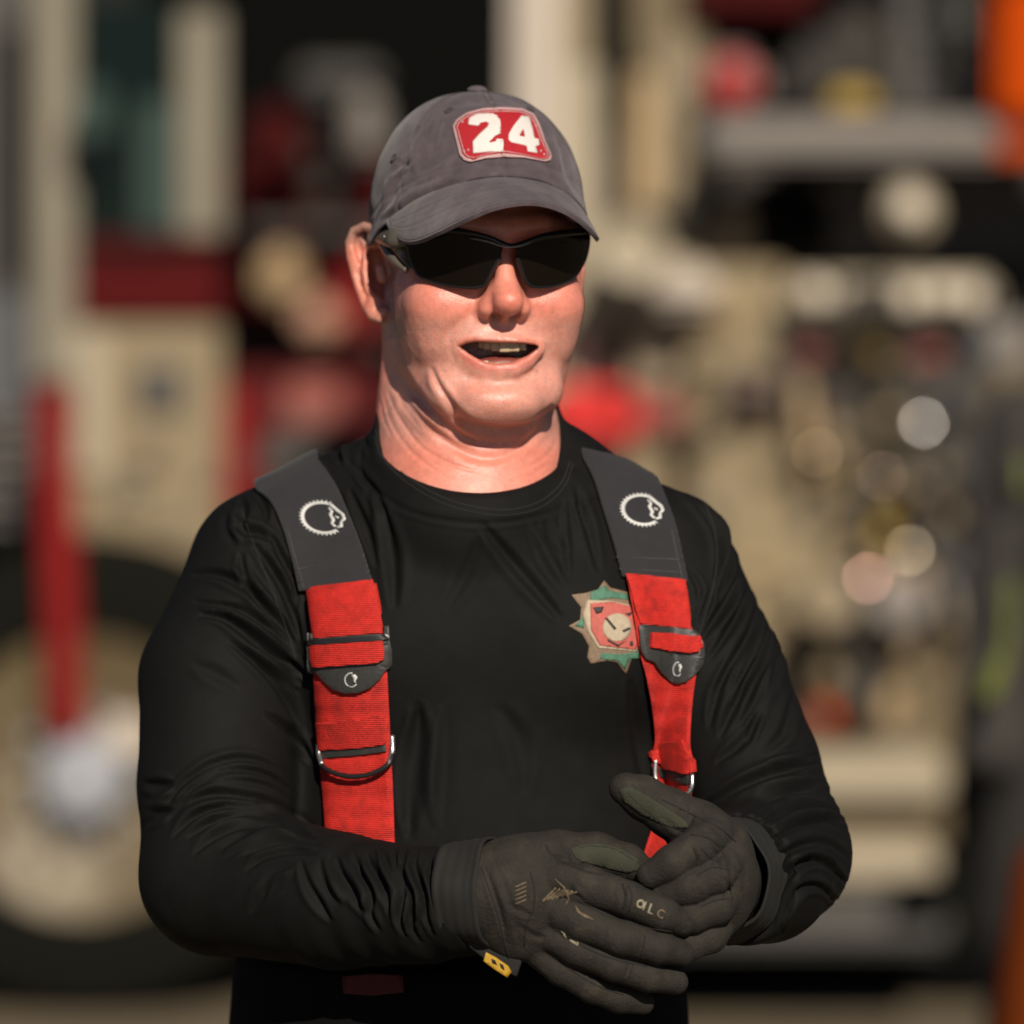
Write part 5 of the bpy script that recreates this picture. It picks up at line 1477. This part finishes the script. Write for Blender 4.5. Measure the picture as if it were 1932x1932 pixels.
RR('top_panel', 1040, -400, 1140, 120, 0.10, 0.1, M_CREAM)
RR('top_locker', 1192, -400, 1330, 130, 0.12, 0.1, M_PANEL)
# big rounded bell and lamp housing
bm = bmesh.new(); c = WP(1190, 470, d3-0.25)
lathe(bm, c, (0, -1, 0), [(-0.25, 0.04), (-0.2, 0.055), (0.0, 0.075), (0.05, 0.080), (0.07, 0.07), (0.05, 0.02)], 36); part('siren_bell', bm, M_CREAML, e3, True)
RR('shelf_bracket', 1100, 470, 1350, 590, -0.05, 0.2, M_CREAML, 0.04)
RR('horn_box', 1230, 505, 1360, 580, -0.2, 0.15, M_PALE, 0.05)
RR('shelf_edge', 1100, 590, 1400, 608, -0.08, 0.24, M_TANR)
RR('slot_below_shelf', 1150, 615, 1195, 700, -0.02, 0.05, M_DARK)
RR('cream_lower_post', 1195, 615, 1270, 730, 0.02, 0.06, M_CREAML)
# rail shelf
RR('hose_bed_rail', 1330, 222, 2250, 300, -0.35, 0.30, M_ALU, 0.02)
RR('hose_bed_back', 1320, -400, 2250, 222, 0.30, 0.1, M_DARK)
RR('upper_shelf', 1300, -60, 1540, 25, 0.05, 0.2, M_MAROON)
RR('stowed_box', 1480, 70, 1660, 215, -0.10, 0.25, M_GREYC, 0.04)
RR('stowed_case', 1560, 20, 1690, 150, 0.0, 0.25, M_PANELD, 0.04)
RR('ladder_rail', 1690, -200, 1732, 220, -0.12, 0.06, M_GREYP)
RR('ladder_rail', 1800, -200, 1830, 220, -0.12, 0.06, M_GREYP)
for i in range(4): RR('ladder_rung', 1732, -150+i*95, 1800, -132+i*95, -0.1, 0.04, M_GREYP)
RR('yellow_strap', 1570, 165, 1650, 210, -0.32, 0.03, M_YELLOW, 0.012)
RR('lamp_shroud', 1310, 95, 1450, 215, 0.0, 0.15, M_ALU, 0.05)
bm = bmesh.new(); lathe(bm, WP(1380, 155, d3-0.12), (0, -1, 0), [(-0.1, 0.05), (0.0, 0.062), (0.03, 0.055), (0.045, 0.02)], 28); part('red_warning_lamp', bm, M_REDM, e3, True)
# dark recess and panels beneath the rail
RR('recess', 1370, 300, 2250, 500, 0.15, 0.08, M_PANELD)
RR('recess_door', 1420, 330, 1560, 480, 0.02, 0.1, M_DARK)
RR('recess_frame', 1570, 320, 1650, 490, 0.0, 0.1, M_PANELD)
RR('recess_edge', 1355, 400, 1420, 520, 0.08, 0.05, M_TANR)
def disc(nm, px, py, r, m, dd=-0.10, parent=None, depth=0.03):
    c = WP(px, py, d3+dd); bm = bmesh.new()
    lathe(bm, c, (0, -1, 0), [(-0.05, r*1.1), (0.0, r*1.1), (depth*0.6, r*0.95), (depth, r*0.6), (depth*1.1, r*0.05)], 26)
    return part(nm, bm, m, parent or e3, True)
disc('work_lamp', 1716, 400, 0.055, M_CREAML, -0.50); disc('lamp_reflector', 1716, 396, 0.030, M_WHITE, -0.54)
RR('control_shelf', 1480, 522, 1880, 602, -0.15, 0.2, M_CREAML, 0.02)
for i in range(6): disc('pressure_gauge', 1540+i*58, 555+(i % 2)*8, 0.030, M_WHITE, -0.17)
RR('panel_corner', 1290, 500, 1478, 700, -0.02, 0.05, M_TAN)
RR('label_row_back', 1370, 602, 1950, 690, 0.0, 0.05, M_ALU)
for x0, x1, m in [(1455, 1478, M_GREEN), (1495, 1560, M_REDD), (1565, 1640, M_TANR), (1615, 1680, M_YELLOW), (1720, 1790, M_REDD), (1800, 1830, M_GREEN), (1840, 1880, M_BLUEG)]:
    RR('valve_label', x0, 635, x1, 680, -0.03-0.002*(x0 % 7), 0.012, m)
RR('pump_panel', 1290, 690, 1960, 1440, 0.0, 0.10, M_PANEL)
RR('panel_strip', 1370, 700, 1700, 790, -0.02, 0.03, M_PANELD)
RR('panel_strip', 1380, 705, 1450, 775, -0.04, 0.03, M_MAROON)
RR('panel_edge', 1640, 700, 1900, 1200, -0.02, 0.015, M_PANELD)
RR('cream_panel', 1300, 830, 1560, 1300, -0.03, 0.03, M_TAN)
for px, py, r, m in [(1545, 855, 0.026, M_CREAML), (1745, 798, 0.026, M_CHROME), (1668, 900, 0.030, M_WHITE), (1690, 870, 0.030, M_PANEL), (1655, 1000, 0.032, M_YELLOW), (1722, 1042, 0.030, M_ALU),
                     (1635, 1095, 0.030, M_CREAML), (1700, 940, 0.02, M_YELLOW), (1800, 1070, 0.028, M_BLUEG), (1640, 1160, 0.02, M_MAROON), (1665, 1128, 0.03, M_MAROON), (1800, 880, 0.03, M_GREYP),
                     (1540, 1170, 0.04, M_ALU), (1800, 750, 0.03, M_BLUEG), (1620, 1330, 0.05, M_PANELD)]:
    disc('valve_handle' if m not in (M_WHITE,) else 'gauge', px, py, r, m, -0.09)
KM = [mat('glint_cap_metal', c_, rough=0.14, metal=1.0) for c_ in ((0.20, 0.19, 0.185), (0.34, 0.26, 0.20), (0.085, 0.062, 0.040), (0.24, 0.14, 0.12), (0.16, 0.14, 0.10))]  # metal tints set how strong each added glint looks
for (px, py), km in zip(((1745, 798), (1668, 896), (1545, 855), (1640, 1092), (1719, 1040), (1716, 396), (1560, 545), (1660, 548), (1610, 560), (1850, 560), (1490, 1172)), (0, 1, 2, 3, 4, 4, 4, 2, 4, 0, 2)):
    c = WP(px, py, d3-0.16); bm = bmesh.new()
    hv = (sd+Vector((0, -1, 0.02))).normalized(); Rc = 0.10
    lathe(bm, c-hv*Rc, hv, [(Rc*0.90, 0.010), (Rc*0.90, 0.026)]+[(math.sqrt(Rc*Rc-r_*r_), r_) for r_ in (0.026, 0.022, 0.016, 0.009, 0.002)], 24); part('glint_cap', bm, KM[km], e3, True)  # domes added and aimed between sun and camera to throw round glints
for px in (1560, 1700):
    a = WP(px, 1130, d3-0.05); b = WP(px, 1130, d3-0.32)
    bm = bmesh.new(); cyl(bm, a, b, 0.055, 0.06, 20); part('hose_outlet', bm, M_ALU if px > 1600 else M_CREAM, e3, True)
rr = random.Random(5)
PAL = [M_PANELD, M_GREYP, M_TAN, M_ALU, M_PANEL, M_TAN, M_CREAM, M_ALU, M_TANR, M_ARCH, M_CREAM]
for i in range(46):
    px = rr.uniform(1310, 1900); py = rr.uniform(720, 1400); w_ = rr.uniform(12, 55); h_ = rr.uniform(10, 40)
    RR('name_plate', px, py, px+w_, py+h_, -0.05-0.0007*i, 0.02, rr.choice(PAL), 0.004)
for i in range(26):
    disc('pull_knob', rr.uniform(1320, 1900), rr.uniform(720, 1400), rr.uniform(0.012, 0.035), rr.choice(PAL), -0.13)
for i in range(9):
    px = rr.uniform(1350, 1880); py = rr.uniform(720, 1200)
    a = WP(px, py, d3-0.12); b = a+Vector((rr.uniform(-0.05, 0.05), -0.02, -rr.uniform(0.08, 0.3)))
    CY('drain_pipe', tuple(a), tuple(b), rr.uniform(0.008, 0.02), rr.choice([M_ALU, M_PANELD, M_GREYP, M_TANR]), e3, 12)
for i in range(16):
    px = rr.uniform(1450, 1850); RR('hose_fold', px, 40+rr.uniform(0, 120), px+rr.uniform(20, 60), 215, -0.05-0.001*i, 0.1, rr.choice([M_DARK, M_GREYC, M_PANELD, M_GREYP]), 0.02)
for i in range(14):
    px = rr.uniform(1060, 1300); py = rr.choice([rr.uniform(430, 470), rr.uniform(620, 720), rr.uniform(860, 1200)])
    RR('fitting', px, py, px+rr.uniform(15, 50), py+rr.uniform(10, 45), 0.01-0.0007*i, 0.03, rr.choice([M_TAN, M_TANR, M_CREAM, M_CREAML]), 0.004)
for i in range(24):
    px = rr.uniform(430, 720); py = rr.uniform(60, 640)
    RB('stowed_gear', px, py, px+rr.uniform(15, 70), py+rr.uniform(12, 60), d2+0.1+0.004*i, 0.05, rr.choice([M_DARK, M_GREYC, M_MAROON, M_GREYP, M_PANELD, M_RED]), e2, 0.015)
for i in range(10):
    px = rr.uniform(205, 400); py = rr.uniform(820, 1150)
    RB('rivet_plate', px, py, px+rr.uniform(12, 40), py+rr.uniform(10, 30), d-0.03-0.0007*i, 0.01, rr.choice([M_TAN, M_CREAM, M_ARCH, M_ALU]), eng, 0.002)
RR('red_brown_cap', 1530, 1280, 1700, 1370, -0.06, 0.05, M_TANR, 0.02)
RR('orange_reflector', 1535, 1325, 1590, 1372, -0.09, 0.02, M_ORANGE)
RR('running_board', 1200, 1425, 1790, 1515, -0.30, 0.30, M_CREAML, 0.02)
RR('board_riser', 1200, 1515, 1790, 1590, -0.20, 0.2, M_PANEL)
RR('bumper', 1100, 1590, 1770, 1670, -0.36, 0.36, M_CREAML, 0.02)
RR('bumper_lower', 1100, 1670, 1790, 1790, -0.32, 0.3, M_GREYP, 0.02)
RR('tow_hole', 1690, 1655, 1790, 1725, -0.375, 0.02, M_DARK, 0.006)
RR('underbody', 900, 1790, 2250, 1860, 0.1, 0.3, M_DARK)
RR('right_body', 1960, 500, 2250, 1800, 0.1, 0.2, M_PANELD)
for px in (1250, 2050):
    c = WP(px, 1500, d3+0.45); bm = bmesh.new(); lathe(bm, (c.x, d3+0.45, 0.5), (0, 1, 0), [(0.2, 0.3), (0.2, 0.5), (-0.1, 0.5), (-0.12, 0.3)], 32); part('tyre', bm, M_TYRE, e3, True)
RR('red_locker_door', 1040, 728, 1205, 834, -0.12, 0.16, M_REDB, 0.02)
RR('red_locker_door', 1205, 745, 1290, 815, -0.02, 0.08, M_REDD, 0.02)
RR('locker_latch', 1150, 745, 1185, 765, -0.14, 0.02, M_DARK, 0.004)

# ---------- second firefighter at the right edge, back half out of the frame
fy = 4200.0
ff = tagged(new_empty('person', (WP(2010, 486, 4.2).x, 4.2, 0)), 'firefighter in grey turnout coat with lime stripes at the right edge', 'person')
k_ = (fy-CAMY)/FPX
fx = W(2135, 486, fy)[0]
def coat(p):
    d = chain(p, [(fx, fy, 1330), (fx-20, fy, 1000), (fx-30, fy, 700)], [165, 195, 210])
    d = smin(d, chain(p, [(fx-150, fy, 1400), (fx-190, fy-20, 1150), (fx-215, fy-110, 960)], [72, 62, 52]), 20)
    d = smin(d, chain(p, [(fx+150, fy, 1400), (fx+190, fy-20, 1150), (fx+120, fy-160, 1000)], [72, 62, 52]), 20)
    d = smin(d, cap(p, (fx-130, fy, 1400), (fx+130, fy, 1400), 70, 70), 20)
    d = smin(d, cap(p, (fx, fy, 1420), (fx, fy-5, 1520), 75, 66), 20)
    return smax(d, 640-p[:, 2], 8)
def coat_body(p): return coat(p)
sd_mesh('turnout_coat', coat_body, (fx-330, fy-260, 600), (fx+330, fy+250, 1640), 9, M_GREYC, ff, nseed=8, namp=6, nscale=0.015)
def bodyf(p):
    d = ell(p, (fx, fy-5, 1680), (78, 95, 118)); d = smin(d, cap(p, (fx, fy+8, 1600), (fx, fy+10, 1480), 58, 62), 15)
    d = smin(d, ell(p, (fx, fy-100, 1668), (13, 18, 22)), 8)
    for s in (-1, 1): d = smin(d, ell(p, (fx+s*80, fy+5, 1675), (6, 16, 28)), 5)
    return d
sd_mesh('body', bodyf, (fx-120, fy-140, 1440), (fx+120, fy+130, 1820), 5, M_SKIN2, ff)
sd_mesh('helmet', lambda p: smin(smax(ell(p, (fx, fy, 1730), (110, 135, 110)), 1715-p[:, 2], 6), ell(p, (fx, fy, 1722), (150, 190, 12)), 10), (fx-170, fy-210, 1690), (fx+170, fy+210, 1860), 6, M_DARK, ff)
def legsf(p):
    d = None
    for s in (-1, 1):
        e = chain(p, [(fx-20+s*95, fy, 720), (fx-20+s*105, fy, 400), (fx-20+s*110, fy+5, 130)], [105, 88, 82]); d = e if d is None else smin(d, e, 12)
    return d
sd_mesh('turnout_trousers', legsf, (fx-330, fy-150, 20), (fx+300, fy+150, 860), 10, M_GREYC, ff)
for s in (-1, 1):
    bx_ = fx-20+s*110
    sd_mesh('boot', lambda p: smax(smin(chain(p, [(bx_, fy, 190), (bx_, fy, 60)], [62, 56]), chain(p, [(bx_, fy, 48), (bx_, fy-150, 38)], [50, 40]), 16), 2-p[:, 2], 3), (bx_-90, fy-220, 0), (bx_+90, fy+100, 270), 8, M_RUB, ff)
def stripe(nm, a, b, w, m):
    a = Vector(a)/1000; b = Vector(b)/1000; bm = bmesh.new(); t = b-a
    box(bm, (a+b)/2, (w, 0.012, t.length), t.to_track_quat('Z', 'Y').to_matrix(), 0.003); return part(nm, bm, m, ff)
stripe('reflective_stripe', W(1905, 1090, fy-150), W(1895, 1240, fy-150), 0.030, M_LIME)
stripe('reflective_stripe', W(1862, 1320, fy-230), W(1890, 1240, fy-200), 0.026, M_LIME)
stripe('reflective_stripe', W(1928, 860, fy-120), W(1926, 930, fy-120), 0.030, M_LIME)
# orange cone and orange coat at the right edge
cone = tagged(new_empty('traffic_cone', tuple(WP(1925, 1800, 3.2))), 'orange traffic cone at the lower right corner', 'traffic cone')
zc = 0.0; cx_ = WP(1972, 1700, 3.2)
cone.location = (cx_.x, 3.2, 0)
bm = bmesh.new(); lathe(bm, (cx_.x, 3.2, 0.03), (0, 0, 1), [(0, 0.17), (0.40, 0.105), (0.84, 0.042), (0.87, 0.03)], 28); part('cone', bm, M_ORANGED, cone, True)
B('base', (cx_.x, 3.2, 0.016), (0.36, 0.36, 0.03), M_ORANGE, cone)
bm = bmesh.new(); lathe(bm, (cx_.x, 3.2, 0.33), (0, 0, 1), [(0, 0.127), (0.12, 0.108)], 28); part('reflective_band', bm, M_WHITE, cone, True)
jk = tagged(new_empty('safety_vest', tuple(WP(1930, 300, d3-0.5))), 'orange vest hanging from the hose bed rail at upper right', 'safety vest')
RB('vest_body', 1880, -30, 2100, 230, d3-0.42, 0.08, M_ORANGE, jk, 0.03)
RB('vest_shoulder', 1870, -90, 1990, -30, d3-0.42, 0.08, M_ORANGE, jk, 0.03)
RB('vest_band', 1882, 260, 2100, 300, d3-0.44, 0.02, M_ORANGE, jk, 0.005)
